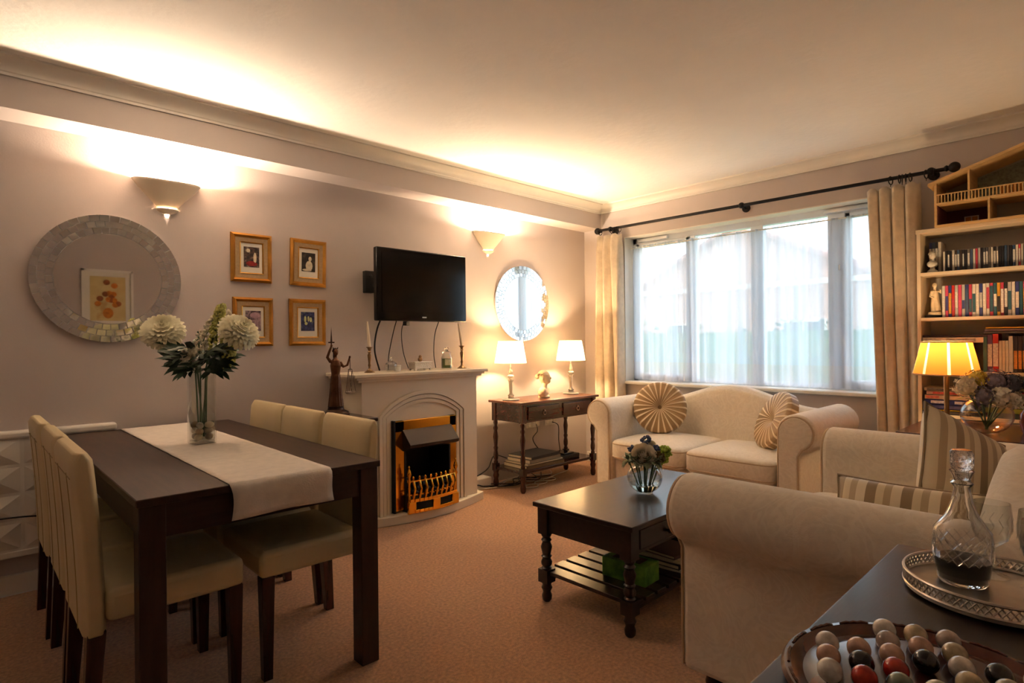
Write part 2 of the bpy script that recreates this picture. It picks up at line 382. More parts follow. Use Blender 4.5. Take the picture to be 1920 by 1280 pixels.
# ------------------------------------------------------------------ outside
grass_m = M('lawn', (96,120,70), .95, var=.3, ns=30)
brick_m = M('far_brick', (206,164,146), .9, var=.15, ns=20)
roof_m = M('far_roof_tiles', (188,140,128), .9, var=.25, ns=8, stretch=(1,1,6))
hedge_m = M('hedge_leaves', (84,116,74), .8, var=.5, ns=30)
st('ground', B().box(WX+.3, 40, -25, 40, -.35, -.3), grass_m)
def house(name, x0, x1, y0, y1, eave, ridge, label):
    e = E(name, ((x0+x1)/2, (y0+y1)/2, -.3), label, 'house')
    def w_(o): o.location = tuple(-Vector(e.location)); return o
    ym = (y0+y1)/2
    w_(B().prism([(y0, -.3), (y1, -.3), (y1, eave), (ym, ridge-.12), (y0, eave)], x0, x1, 'x').obj('wall', brick_m, e, smooth=0))
    rf = B()
    for s_ in (-1, 1):
        yo = ym+s_*((y1-y0)/2+.35); zo = eave-.25
        rf.add([(x0-.3, ym, ridge), (x1+.3, ym, ridge), (x1+.3, yo, zo), (x0-.3, yo, zo), (x0-.3, ym, ridge-.12), (x1+.3, ym, ridge-.12), (x1+.3, yo, zo-.12), (x0-.3, yo, zo-.12)], [(0,1,2,3),(7,6,5,4),(0,3,7,4),(1,5,6,2),(2,6,7,3)])
    w_(rf.obj('roof', roof_m, e, smooth=0))
    w_(B().box(x0-.34, x0-.28, y0-.3, y1+.3, eave-.32, eave-.18).obj('fascia', white_m, e))
    for yy in (y0+(y1-y0)*.25, y0+(y1-y0)*.75):
        for zz in (.6, 3.1):
            if zz+1.2 < eave:
                wn = w_(B().box(x0-.06, x0+.02, yy-.6, yy+.6, zz, zz+1.15).obj('window', white_m, e))
                pn = B().box(x0-.07, x0-.05, yy-.53, yy-.03, zz+.08, zz+1.07).box(x0-.07, x0-.05, yy+.03, yy+.53, zz+.08, zz+1.07).obj('pane', black_gl, wn)
house('brick_house', 17, 24, 4.2, 11.6, 3.0, 4.7, 'pinkish brick house with red tiled gable roof seen through the left net curtain')
house('brick_house', 19, 26, -1.5, 3.4, 2.5, 4.4, 'small red roofed house seen through the right end of the window')
hb = B(); rnd = random.Random(5)
for i in range(1400):
    y = rnd.uniform(-3, 12); z = rnd.uniform(-.25, 1.45+.1*sin(y*2)); x = 11+rnd.uniform(-.35, .35)
    d = Vector((rnd.uniform(-1, .2), rnd.uniform(-1, 1), rnd.uniform(-.3, 1))).normalized()*.16
    hb.leaf((x, y, z), (x+d.x, y+d.y, z+d.z), .06, (0, .3, 1))
hb.box(10.8, 11.3, -3, 12, -.3, 1.35)
T(hb.obj('garden_hedge', hedge_m), 'clipped green garden hedge across the lawn outside the window', 'hedge', kind='stuff')

# ------------------------------------------------------------------ dining table, runner, chairs
TX0, TX1, TY0, TY1, TZ = .363, 1.155, 1.938, 3.645, .757
tb = E('dining_table', ((TX0+TX1)/2, (TY0+TY1)/2, 0), 'long dark brown wooden dining table with square legs', 'table')
def at(e, b, name, mat, **k): o = b.obj(name, mat, e, **k); o.location = tuple(-Vector(e.location)); return o
at(tb, B().box(TX0, TX1, TY0, TY1, TZ-.024, TZ), 'tabletop', dwood_y, bevel=.003)
LW = .07; I = .008
for x in (TX0+I, TX1-I-LW):
    for y in (TY0+I, TY1-I-LW): at(tb, B().box(x, x+LW, y, y+LW, 0, TZ-.024), 'leg', dwood_z, bevel=.003)
for y in (TY0+.02, TY1-.042): at(tb, B().box(TX0+I+LW, TX1-I-LW, y, y+.022, TZ-.125, TZ-.024), 'apron', dwood)
for x in (TX0+.02, TX1-.042): at(tb, B().box(x, x+.022, TY0+I+LW, TY1-I-LW, TZ-.125, TZ-.024), 'apron', dwood_y)
runner_m = M('runner_linen', (230,222,212), .9, var=.06, ns=30, bump=.15, bs=180)
RX0, RX1 = .615, .953
def runf(u, v):
    x = RX0+(RX1-RX0)*u; L_ = 1.70; s = v*(L_+.11)-.11
    if s < 0:
        k = -s; return (x+.006*sin(u*9+k*30)-.01*k*(1-2*u), TY0-.006-.012*min(1, k/.03)-.008*sin(u*7+1)*k/.1, TZ+.003-k)
    return (x, TY0-.004+s, TZ+.003+.0006*sin(x*60)*sin(s*40))
run = B().grid(runf, 16, 110).obj('table_runner', runner_m, smooth=60, solid=.002)
T(run, 'off-white linen runner along the dining table, hanging over its end', 'table runner')

def make_chair():
    e = E('dining_chair', (0, 0, 0), 'x', 'chair', group='cream leather dining chairs around the table')
    # seat: upholstered box facing +x
    B().box(-.20, .20, -.21, .21, .365, .462).obj('seat', leather, e, bevel=.022, seg=3)
    def bk(sgn):
        def f(u, v):
            z = .335+(.885-.335)*v; y = -.21+.42*u
            lean = -.032*v**1.7
            edge = min(u, 1-u); rnd_ = .012*max(0, 1-edge/.06)
            top = .014*max(0, (v-.95)/.05)
            x = -.195+lean+(-.06 if sgn < 0 else 0)
            return (x-sgn*(rnd_+top), y, z)
        return f
    b = B(); nu, nv = 14, 22
    b.grid(bk(1), nu, nv); b.grid(bk(-1), nu, nv)
    n1 = (nu+1)*(nv+1); idx = lambda i, j, s: s*n1+i*(nv+1)+j
    for j in range(nv):
        b.f.append((idx(0,j,0), idx(0,j+1,0), idx(0,j+1,1), idx(0,j,1))); b.f.append((idx(nu,j,0), idx(nu,j,1), idx(nu,j+1,1), idx(nu,j+1,0)))
    for i in range(nu):
        b.f.append((idx(i,nv,0), idx(i+1,nv,0), idx(i+1,nv,1), idx(i,nv,1))); b.f.append((idx(i,0,0), idx(i,0,1), idx(i+1,0,1), idx(i+1,0,0)))
    b.m = [0]*len(b.f)
    back = b.obj('backrest', leather, e, smooth=50, bevel=.008, seg=3)
    for u in (.26, .74):
        pts = [tuple(Vector(bk(-1)(u, v/16))+Vector((-.0005, 0, 0))) for v in range(0, 15)]
        B().tube(pts, .0016, 5).obj('back_seam', leather_seam, back)
    pts = [tuple(Vector(bk(-1)(u/12, .86))+Vector((-.0005, 0, 0))) for u in range(1, 12)]
    B().tube(pts, .0016, 5).obj('back_seam', leather_seam, back)
    for y in (-.182, .182):
        B().taper(.172, y, 0, .37, .016, .023).obj('leg', mahog_z, e, bevel=.002)
        B().taper(-.222, y, 0, .345, .017, .024, dx=-.02).obj('leg', mahog_z, e, bevel=.002)
    return e
ch0 = make_chair()
spots = [(.515, 2.31, 0, 'nearest cream leather dining chair on the left of the table, its back towards us'),
         (.517, 2.765, 0, 'middle cream leather dining chair of the three on the left, between its two neighbours'),
         (.51, 3.235, 0, 'farthest left cream leather dining chair, closest to the white radiator'),
         (.965, 2.30, pi, 'nearest cream leather chair on the fireplace side of the dining table'),
         (.96, 2.745, pi, 'middle cream leather chair on the fireplace side of the dining table'),
         (.962, 3.185, pi, 'farthest cream leather chair on the fireplace side, beside the grey wall')]
for i, (x, y, rz, lb) in enumerate(spots):
    if i == 0: ch0.location = (x, y, 0); ch0['label'] = lb
    else: dup(ch0, (x, y, 0), rz, lb)

# ------------------------------------------------------------------ tall glass vase with flowers and pebbles
VX, VY = .785, 2.83; VZ = TZ+.005
v = E('glass_vase', (VX, VY, VZ), 'tall square clear glass vase standing on the table runner', 'vase', rz=radians(8))
h_, a_ = .352, .047
b = B()
def sq(a, z, r=.012): 
    return [(sx*(a-r)+r*cos(q)*1.0, sy*(a-r)+r*sin(q), z) for sx, sy, q0 in ((1,1,0),(-1,1,pi/2),(-1,-1,pi),(1,-1,1.5*pi)) for q in (q0, q0+pi/4, q0+pi/2)]
rings = [sq(a_-.002, 0), sq(a_, .004), sq(a_, h_), sq(a_-.005, h_), sq(a_-.005, .014)]
b.add(sum(rings, []), [(i*12+j, i*12+(j+1) % 12, (i+1)*12+(j+1) % 12, (i+1)*12+j) for i in range(4) for j in range(12)]+[tuple(range(12)), tuple(range(48, 60))])
b.obj('vase_wall', glass_m, v, smooth=50)
B().box(-.04, .04, -.04, .04, .001, .012).obj('vase_base', glass_m, v, bevel=.004)
peb = [M('pebble_cream', (206,190,160), .6, var=.2, ns=30), M('pebble_tan', (160,134,104), .6, var=.25, ns=40), M('pebble_grey', (150,140,124), .6, var=.25, ns=40)]
rnd = random.Random(3); k = 0
for lay, zz in enumerate((.03, .056, .082)):
    for i, (dx, dy) in enumerate(((-.024, -.024), (.022, -.022), (-.022, .022), (.024, .022))):
        if lay == 2 and i == 3: continue
        ang = radians(8); x = dx+rnd.uniform(-.004, .004); y = dy+rnd.uniform(-.004, .004)
        px = VX+x*cos(ang)-y*sin(ang); py = VY+x*sin(ang)+y*cos(ang)
        o = B().sph((0,0,0), (.020, .016, .0145), 14, 9).obj('pebble', peb[(i+lay) % 3], smooth=180, loc=(px, py, VZ+zz), rot=(rnd.uniform(-.5,.5), rnd.uniform(-.5,.5), rnd.uniform(0,3)))
        T(o, '%s pebble at the %s corner of the %s layer in the tall vase' % (['cream','tan','grey'][(i+lay) % 3], ['near left','near right','far left','far right'][i], ['bottom','middle','top'][lay]), 'pebble', 'pebbles in the tall vase'); k += 1
def stempath(p0, p1, bow=(0,0,0), n=10):
    P0, P1, Q = Vector(p0), Vector(p1), Vector(bow)
    return [tuple(P0.lerp(P1, i/n)+Q*sin(pi*i/n)) for i in range(n+1)]
def dahlia(e, R, c, axis):
    q = Vector((0,0,1)).rotation_difference(Vector(axis).normalized()).to_matrix().to_4x4(); Tm = Matrix.Translation(c) @ q
    b = B()
    for ringi in range(9):
        el = radians(-38+ringi*15); n = max(5, int(24*cos(el))); L_ = R*(1-.025*ringi)
        for j in range(n):
            a = 2*pi*(j+.5*(ringi % 2))/n+.1*rnd.random(); d = Vector((cos(a)*cos(el), sin(a)*cos(el), sin(el)*.72))
            base = d*L_*.25; tip = d*L_*(.95+.06*rnd.random()); nrm = Vector((-cos(a)*sin(el), -sin(a)*sin(el), cos(el)))
            b.petal(tuple(Tm @ base), tuple(Tm @ tip), R*.105, tuple(q.to_3x3() @ nrm), .10)
    b.sph((0,0,0), R*.45, 12, 8, T=Tm)
    return b.obj('petals', petal_m, e, smooth=60)
def lobed(b, base, tip, wid, nrm=(0,0,1)):
    B_, T_ = Vector(base), Vector(tip); d = T_-B_; sd = d.cross(Vector(nrm)).normalized()
    b.leaf(base, tip, wid*.4, nrm, .1)
    for k_, s_ in ((.35, 1), (.35, -1), (.62, 1), (.62, -1)):
        p = B_+d*k_*.8; b.leaf(tuple(p), tuple(p+d*.36+sd*s_*wid*1.25), wid*.28, nrm, .1)
def spray(b, pts, r, n, sz, rr):
    for i in range(n):
        t = i/n; p = Vector(pts[min(len(pts)-1, int(t*len(pts)))])
        a = rnd.random()*2*pi; o_ = Vector((cos(a), sin(a), rnd.uniform(-.5, .8)))*r*(1-.6*t)
        b.sph(tuple(p+o_), sz*rnd.uniform(.7, 1.2), 6, 4)
flowers = []
def flower(kind, top, off, label, leaves=()):
    e = E('artificial_flower', (VX+off[0], VY+off[1], VZ+.03), label, 'flower', group='flowers in the tall glass vase')
    c = Vector(top)-Vector(e.location)
    cen = Vector((VX, VY, VZ+.33))-Vector(e.location); dirv = Vector((c.x-cen.x, c.y-cen.y, 0)); dirv = dirv.normalized()*min(.026, dirv.length*.3) if dirv.length > 1e-4 else dirv
    mid = cen+dirv
    pts = [tuple(Vector((0,0,0)).lerp(mid, t/6)) for t in range(7)]+[tuple(mid.lerp(c, t/5)+Vector((0,0,.012))*sin(pi*t/5)) for t in range(1, 6)]
    B().tube(pts, .0035, 6).obj('stem', stem_m, e)
    if kind == 'dahlia': dahlia(e, .100, tuple(c), (top[0]-VX+.12*(1 if top[0] > VX else -.6), -.55, .55))
    else:
        m = M('blossom_'+kind, (236,226,206) if kind == 'white' else (206,204,120), .7, var=.15, ns=40)
        b = B(); P = stempath(tuple(c-Vector((0,0,.09))), tuple(c+Vector((leaves[0], leaves[1], leaves[2]))), (0, 0, .03), 14)
        spray(b, P, .030, 240, .0075, 0); b.obj('blossom', m, e, smooth=180)
        B().tube(P, .002, 5).obj('spray_stem', stem_m, e)
    flowers.append(e); return e
R_ = Vector((sin(YAW), -cos(YAW), 0))     # room direction that runs left to right behind the table
def fp(r, d, z): return tuple(Vector((VX, VY, z))+R_*r+Vector((cos(YAW), sin(YAW), 0))*d)
flower('dahlia', fp(-.158, -.02, 1.262), (-.012, 0), 'large ivory dahlia on the left of the tall vase')
flower('dahlia', fp(.185, -.03, 1.258), (.014, -.004), 'large ivory dahlia on the right of the tall vase')
flower('white', fp(-.02, .01, 1.26), (-.004, .01), 'arching white blossom spray between the two dahlias', (.10, -.07, .085))
flower('white', fp(-.03, -.06, 1.20), (.004, -.012), 'short white blossom spray hanging low at the front of the vase', (.01, -.04, -.04))
flower('yellow', fp(.065, .0, 1.27), (.01, .012), 'yellow-green blossom spray beside the right dahlia', (.02, -.02, .10))
flower('yellow', fp(.10, .03, 1.20), (.0, .014), 'lower yellow-green blossom spray behind the right dahlia', (.02, -.03, .03))
rnd = random.Random(12)
for i in range(15):
    e = flowers[i % 6]; b = B()
    a = i*2*pi/15+.3; rr = .11+.06*rnd.random()
    base = Vector((VX+.03*cos(a), VY+.03*sin(a), VZ+.33+.035*(i % 3))); tip = base
    for q in range(3):
        a2 = a+(q-1)*.6; t2 = base+Vector((rr*cos(a2)*(.8+.2*q), rr*sin(a2)*(.8+.2*q), -.02+.035*q))
        lobed(b, tuple(base), tuple(t2), .042, (-.5, -.5, .7))
    lv = b.obj('leaves', leaf_m, e, smooth=60); lv.location = tuple(-Vector(e.location))

# ------------------------------------------------------------------ coffee table
CX0, CX1, CY0, CY1, CZ = 1.92, 2.93, 1.335, 1.885, .46
ct = E('coffee_table', ((CX0+CX1)/2, (CY0+CY1)/2, 0), 'dark espresso coffee table with turned legs and slatted shelf', 'table')
at(ct, B().box(CX0, CX1, CY0, CY1, CZ-.022, CZ), 'tabletop', black_wood, bevel=.004)
def turned(x, y, z1, w=.03, blk=.12, shelf=.12):
    # square block at top, turned shaft, square block at shelf level, turned foot
    b = B().box(x-w, x+w, y-w, y+w, z1-blk, z1).box(x-w, x+w, y-w, y+w, shelf-.025, shelf+.035)
    L_ = z1-blk-(shelf+.035); z0 = shelf+.035
    prof = [(.022, 0), (.026, .03), (.018, .07), (.026, .12), (.028, .2), (.02, .3), (.027, .36), (.02, .4), (.024, .5), (.029, .62), (.02, .76), (.027, .82), (.018, .88), (.026, .95), (.022, 1)]
    b.lathe([(r*w/.03, t*L_) for r, t in prof], (x, y, z0), 16)
    f = shelf-.025
    b.lathe([(.014, 0), (.022, .1*f), (.024, .3*f), (.018, .5*f), (.026, .7*f), (.02, .85*f), (.025, f)], (x, y, 0), 16)
    return b
for x in (CX0+.045, CX1-.045):
    for y in (CY0+.045, CY1-.045): at(ct, turned(x, y, CZ-.022, .028, .125, .115), 'leg', black_wood, smooth=45)
AZ0, AZ1 = CZ-.135, CZ-.022
for x in (CX0+.03, CX1-.05): at(ct, B().box(x, x+.02, CY0+.07, CY1-.07, AZ0, AZ1), 'apron', black_wood)
at(ct, B().box(CX0+.07, CX1-.07, CY1-.05, CY1-.03, AZ0, AZ1), 'apron', black_wood)
at(ct, B().box(CX0+.07, CX1-.07, CY0+.035, CY0+.05, AZ0, AZ1), 'apron', black_wood)
ring_m = M('dark_bronze', (46,38,34), .35, .8)
for xa, xb in ((CX0+.09, CX0+.49), (CX0+.52, CX1-.09)):
    d = at(ct, B().box(xa, xb, CY0+.022, CY0+.036, AZ0+.018, AZ1-.012), 'drawer', black_wood, bevel=.004)
    B().lathe([(.005, 0), (.006, .008), (.013, .016), (.013, .022), (0, .026)], (0,0,0), 14, T=Matrix.Translation(((xa+xb)/2, CY0+.023, (AZ0+AZ1)/2)) @ Matrix.Rotation(pi/2, 4, 'X')).obj('knob', ring_m, d)
for y in (CY0+.04, CY1-.06): at(ct, B().box(CX0+.06, CX1-.06, y, y+.02, .095, .125), 'shelf_rail', black_wood)
n = 11; sw = (CX1-CX0-.06)/n
for i in range(n):
    x = CX0+.03+i*sw
    at(ct, B().box(x+.008, x+sw-.012, CY0+.02, CY1-.02, .125, .142), 'slat', black_wood, bevel=.002)
# things on the coffee table shelf
SZ = .142
def bx_obj(name, size, loc, mat, label, cat, rz=0, bevel=.003, group=None, **k):
    o = B().box(-size[0]/2, size[0]/2, -size[1]/2, size[1]/2, 0, size[2]).obj(name, mat, bevel=bevel, loc=loc, rot=(0, 0, rz)); return T(o, label, cat, group)
tiss = E('tissue_box', (2.17, 1.52, SZ), 'bright green tissue box on the slatted shelf of the coffee table', 'tissue box', rz=.06)
B().box(-.06, .06, -.11, .11, 0, .085).obj('carton', M('tissue_green', (62,136,44), .5, var=.35, ns=18, col2=(120,176,64)), tiss, bevel=.003)
bx = B().box(-.035, .035, -.07, .07, .0851, .0865); bx.obj('opening', M('tissue_slot', (66,50,42), .7), tiss)
def book(name, size, loc, col, label, rz=0, cat='book', group=None, spine='y-', page=(226,214,190)):
    # lying or standing book: cover on four sides, page block showing
    sx, sy, sz = size
    e = E(name, loc, label, cat, rz=rz, group=group)
    cm = M('cover_%d_%d_%d' % col, col, .45, var=.06)
    c = .0025
    b = B().box(-sx/2, sx/2, -sy/2, sy/2, 0, c).box(-sx/2, sx/2, -sy/2, sy/2, sz-c, sz)
    if spine == 'y-': b.box(-sx/2, sx/2, -sy/2, -sy/2+c, 0, sz)
    else: b.box(-sx/2, -sx/2+c, -sy/2, sy/2, 0, sz)
    b.obj('cover', cm, e, smooth=0)
    q = .004
    B().box(-sx/2+q, sx/2-q, -sy/2+c, sy/2-q, c, sz-c).obj('pages', M('paper_%d' % page[0], page, .9, var=.05, ns=60), e, smooth=0)
    return e
zz = SZ
for i, (sx, sy, sz, col, rz, nm) in enumerate([(.22, .29, .012, (214,200,182), .12, 'pale magazine at the bottom of the pile on the coffee table shelf'), (.21, .28, .02, (40,36,38), .02, 'dark hardback second in the pile on the coffee table shelf'), (.2, .27, .018, (206,190,170), .1, 'cream paperback in the middle of the pile on the coffee table shelf'), (.19, .25, .016, (92,64,60), -.05, 'brown magazine on top of the pile on the coffee table shelf')]):
    book('book', (sx, sy, sz), (2.46, 1.53, zz), col, nm, rz); zz += sz+.001
cb = E('chess_board', (2.73, 1.52, SZ), 'blue and white chequered game board box on the coffee table shelf', 'board game', rz=.03)
B().box(-.14, .14, -.15, .15, 0, .07).obj('box', M('board_box', (28,26,32), .5), cb, bevel=.003)
w1, w2 = M('square_white', (214,220,230), .4), M('square_blue', (40,56,96), .4)
for i in range(8):
    for j in range(8): B().box(-.128+i*.032, -.128+(i+1)*.032-.001, -.128+j*.032, -.128+(j+1)*.032-.001, .0702, .0722).obj('square', (w1, w2)[(i+j) % 2], cb, smooth=0)
bx_obj('folder', (.2, .24, .012), (2.745, 1.56, SZ+.074), M('orange_cover', (206,120,50), .5), 'orange folder lying on the chequered game board', 'folder')
# rose bowl on the coffee table
GX, GY = 2.41, 1.60
gb = E('glass_bowl', (GX, GY, CZ), 'round clear glass bowl of roses on the coffee table', 'bowl')
R0 = .085
prof = [(.0, .002), (.04, .002)]+[(R0*cos(t), .074+.074*sin(t)*.98) for t in [radians(a) for a in range(-60, 62, 8)]]
inner = [(r-.003, z) for r, z in reversed(prof[2:])]+[(.04, .010), (0, .010)]
B().lathe(prof+inner, (0,0,0), 32, cap=False).obj('bowl_wall', glass_m, gb, smooth=60)
B().lathe([(0, .011), (.045, .011), (.066, .03), (.074, .045), (0, .045)], (0,0,0), 32, cap=False).obj('water', water_m, gb, smooth=60)
rose_m = M('rose_cream', (240,228,204), .6, var=.05); blue_m = M('flower_blue', (92,106,146), .7, var=.3, ns=40)
sage_m = M('dusty_green', (150,164,134), .7, var=.2, ns=20); lime_m = M('flower_lime', (168,190,70), .7, var=.25, ns=30); brown_m = M('seedhead_brown', (112,92,52), .8, var=.4, ns=40)
def place_fl(name, label, root, grp):
    return E(name, root, label, 'flower', group=grp)
def rp(r, d, z): return Vector((0, 0, z))+R_*r+Vector((cos(YAW), sin(YAW), 0))*d
def rose(e, c, R, mat):
    b = B(); c = Vector(c); ax = Vector((-.55, -.55, .6)).normalized(); q = Vector((0,0,1)).rotation_difference(ax).to_matrix().to_4x4(); Tm = Matrix.Translation(c) @ q
    for k_ in range(7):
        rr = R*(.18+.82*k_/6); zt = R*(.72-.62*(k_/6)**1.5); n = 3+k_
        for j in range(n):
            a0 = 2*pi*j/n+k_*.7; wd = 2*pi/n*.72
            def f(u, v): 
                a = a0+(u-.5)*2*wd; fl = rr*(.72+.34*v**1.5)*(1-.10*(2*u-1)**2*v)
                return tuple(Tm @ Vector((fl*cos(a), fl*sin(a), -R*.35*(1-v)+(zt+R*.3*(1-(2*u-1)**4)-R*.3)*v)))
            b.grid(f, 6, 4)
    b.sph((0,0,0), R*.36, 10, 6, T=Tm @ Matrix.Translation((0,0,-R*.2)))
    return b.obj('petals', mat, e, smooth=180)
def clump(b, c, R, n, sz, squash=.8):
    for i in range(n):
        d = Vector((rnd.gauss(0,1), rnd.gauss(0,1), rnd.gauss(0,1))).normalized(); d.z *= squash
        b.sph(tuple(Vector(c)+d*R*rnd.uniform(.6, 1)), sz*rnd.uniform(.7, 1.2), 6, 4)
def stem_to(e, c): B().tube(stempath((.3*c[0], .3*c[1], -.12), tuple(Vector(c)*.94), (0,0,0), 6), .0035, 6).obj('stem', stem_m, e)
G = 'flowers in the round bowl on the coffee table'
base = (GX, GY, CZ+.14)
e = place_fl('rose', 'large cream rose in front of the round bowl bouquet', base, G); c = rp(-.014, -.055, .055); stem_to(e, c); rose(e, c, .058, rose_m)
e = place_fl('rose', 'second cream rose behind, at the top of the bowl bouquet', base, G); c = rp(.03, .03, .075); stem_to(e, c); rose(e, c, .04, rose_m)
for nm, lab, c, R, m, n, sz in (('blue_flower', 'blue flower head at the top of the bowl bouquet', rp(.008, .0, .118), .026, blue_m, 50, .006),
    ('blue_flower', 'blue flower head at the left of the bowl bouquet', rp(-.062, -.01, .075), .02, blue_m, 36, .006),
    ('blue_flower', 'blue flower head right of the cream rose', rp(.052, -.02, .078), .018, blue_m, 32, .006),
    ('lime_flower', 'lime green flower at the right of the bowl bouquet', rp(.095, -.01, .06), .036, lime_m, 90, .008),
    ('lime_flower', 'lower lime green flower over the bowl rim', rp(.085, -.02, .02), .022, lime_m, 40, .008),
    ('seed_head', 'brown seed head between rose and lime flowers', rp(.058, -.045, .04), .034, brown_m, 80, .007)):
    e = place_fl(nm, lab, base, G); stem_to(e, c); b = B(); clump(b, c, R, n, sz); b.obj('florets', m, e, smooth=180)
for i, (r, d) in enumerate(((-.085, -.03), (-.06, -.06), (.0, -.075), (-.03, .03), (.035, -.07))):
    e = place_fl('foliage_sprig', 'dusty green leaf sprig, %s from the left around the bowl rim' % ORD(i), base, G); b = B()
    for k_ in range(26):
        a = rnd.random()*2*pi; cc = rp(r, d, .025); t = Vector((cos(a)*.036, sin(a)*.036, rnd.uniform(-.04, .035)))
        b.leaf(tuple(cc), tuple(cc+t), .011, (0,0,1), .2)
    b.obj('leaves', sage_m, e); stem_to(e, rp(r, d, .02))
e = place_fl('leaf_sprig', 'dark green pointed leaf sticking out at the right of the bowl bouquet', base, G); b = B()
for t in (rp(.14, -.01, .045), rp(.07, -.07, -.01), rp(-.02, -.08, -.005)): b.leaf((.02, 0, .02), tuple(t), .012, (0,0,1), .1)
b.obj('leaves', leaf_m, e)

# ------------------------------------------------------------------ sofas
def sup(a, b_, c, e1=.35, e2=.22, n=36, m=18, crown=0):
    # rounded-box cushion (superellipsoid)
    def p(v, e): return math.copysign(abs(v)**e, v)
    def f(u, v):
        th = -pi/2+pi*v; ph = 2*pi*u
        x = a*p(cos(th), e1)*p(cos(ph), e2); y = b_*p(cos(th), e1)*p(sin(ph), e2); z = c*p(sin(th), e1)
        if z > 0: z += crown*(1-(x/a)**2)*(1-(y/b_)**2)
        return (x, y, z)
    return B().grid(f, n, m)
def make_sofa(loc, rz, hw, label, D=.84):
    e = E('sofa', loc, label, 'sofa', rz=rz, group='matching cream damask sofas')
    dy = D-.84; r = .115; uc = hw+r; zc = .635; pw = hw+.135
    at0 = lambda b, nm, m, **k: b.obj(nm, m, e, **k)
    at0(B().box(-hw, hw, .045, .80+dy, .09, .30), 'base', damask, bevel=.02)
    def bf(u, v):
        x = (-hw-.05)+(2*hw+.1)*u; h = .715+.135*(.5+.5*cos(pi*min(1, abs(x)/(hw+.02))))
        sec = [(.60, .36), (.615, .50), (.635, h-.09), (.652, h-.035), (.69, h-.006), (.735, h), (.785, h-.02), (.82, h-.07), (.835, h-.16), (.84, .12)]
        t = v*(len(sec)-1); i = min(int(t), len(sec)-2); q = t-i
        return (x, dy+sec[i][0]*(1-q)+sec[i+1][0]*q, sec[i][1]*(1-q)+sec[i+1][1]*q)
    bb = B().grid(bf, 40, 27); bb.box(-hw-.04, hw+.04, .66+dy, .83+dy, .12, .60)
    at0(bb, 'backrest', damask, smooth=60)
    for s in (-1, 1):
        prof = [(hw, .09), (hw, .60)]+[(uc+r*cos(t), zc+r*sin(t)) for t in [radians(a) for a in range(170, -75, -14)]]+[(pw, .50), (pw, .09)]
        prof = [(s*x, z) for x, z in prof]
        arm = at0(B().prism(prof, 0.0, D-.02, 'y'), 'arm', damask, smooth=50, bevel=.02, seg=3)
        sc = lambda k_: [(s*(uc+(x*s-uc)*k_) if z > .5 else s*((hw+pw)/2+(x*s-(hw+pw)/2)*k_), zc+(z-zc)*k_ if z > .5 else z+(.012 if z < .2 else 0)) for x, z in prof]
        B().prism(sc(.84), -.010, .004, 'y').obj('scroll_panel', damask, arm, smooth=50, bevel=.006)
        B().tube([(x, -.004, z) for x, z in sc(.88)], .0055, 6, closed=True).obj('piping', piping_m, arm)
    for s in (-1, 1):
        cu = at0(sup(hw/2-.003, .335+dy/2, .082, .3, .2, crown=.022), 'seat_cushion', damask, smooth=180, loc=(s*hw/2, .30+dy/2, .375))
        for zz in (.048, -.05):
            pts = []
            for i in range(48):
                ph = 2*pi*i/48; g = lambda v, q: math.copysign(abs(v)**q, v)
                pts.append(((hw/2-.006)*g(cos(ph), .2), (.331+dy/2)*g(sin(ph), .2), zz))
            B().tube(pts, .005, 6, closed=True).obj('piping', piping_m, cu)
    for x in (-hw-.07, hw+.07):
        for y in (.08, .76+dy): at0(B().lathe([(.016, 0), (.02, .012), (.03, .05), (.024, .07), (.034, .092)], (x, y, 0), 16), 'foot', mahog)
    return e
make_sofa((3.60, 2.07, 0), -pi/2, .62, 'cream damask camel-back sofa under the window')
make_sofa((2.505, 1.03, 0), pi, .60, 'cream damask camel-back sofa nearest the camera, its rolled arm towards us', .95)

def stripe_mat():
    m, nt, N, L, out = raw('striped_satin')
    p = N.new('ShaderNodeBsdfPrincipled'); p.inputs['Roughness'].default_value = .42; p.inputs['Sheen Weight'].default_value = .3
    tc = N.new('ShaderNodeTexCoord'); sx = N.new('ShaderNodeSeparateXYZ'); L.new(tc.outputs['Object'], sx.inputs[0])
    mu = N.new('ShaderNodeMath'); mu.operation = 'MULTIPLY'; mu.inputs[1].default_value = 9; L.new(sx.outputs[0], mu.inputs[0])
    fr_ = N.new('ShaderNodeMath'); fr_.operation = 'FRACT'; L.new(mu.outputs[0], fr_.inputs[0])
    r = N.new('ShaderNodeValToRGB'); r.color_ramp.interpolation = 'CONSTANT'; el = r.color_ramp.elements
    el[0].position = 0; el[0].color = (*lin((150,128,96)), 1); el[1].position = .3; el[1].color = (*lin((220,204,172)), 1)
    for pos, c in ((.52, (186,164,130)), (.72, (228,214,186))): q = el.new(pos); q.color = (*lin(c), 1)
    L.new(fr_.outputs[0], r.inputs[0]); L.new(r.outputs[0], p.inputs['Base Color']); L.new(p.outputs[0], out.inputs[0])
    return m
stripe = stripe_mat()
def pillow(name, hx, hy, th, label, loc, rot):
    def side(s):
        def f(u, v):
            a, b_ = 2*u-1, 2*v-1
            q = ((1-a**4)*(1-b_**4))**.55
            return (hx*a*(1-.07*(1-b_*b_)), hy*b_*(1-.07*(1-a*a)), s*th*q)
        return f
    e = E(name, loc, label, 'cushion', group='striped satin cushions'); e.rotation_euler = rot
    b = B().grid(side(1), 24, 24).grid(side(-1), 24, 24)
    b.obj('cover', stripe, e, smooth=180, weld=True)
    pts = [side(1)(i/16, 0) for i in range(16)]+[side(1)(1, i/16) for i in range(16)]+[side(1)(1-i/16, 1) for i in range(16)]+[side(1)(0, 1-i/16) for i in range(16)]
    B().tube(pts, .005, 6, closed=True).obj('piping', M('cushion_piping', (150,130,100), .6), e)
    return e
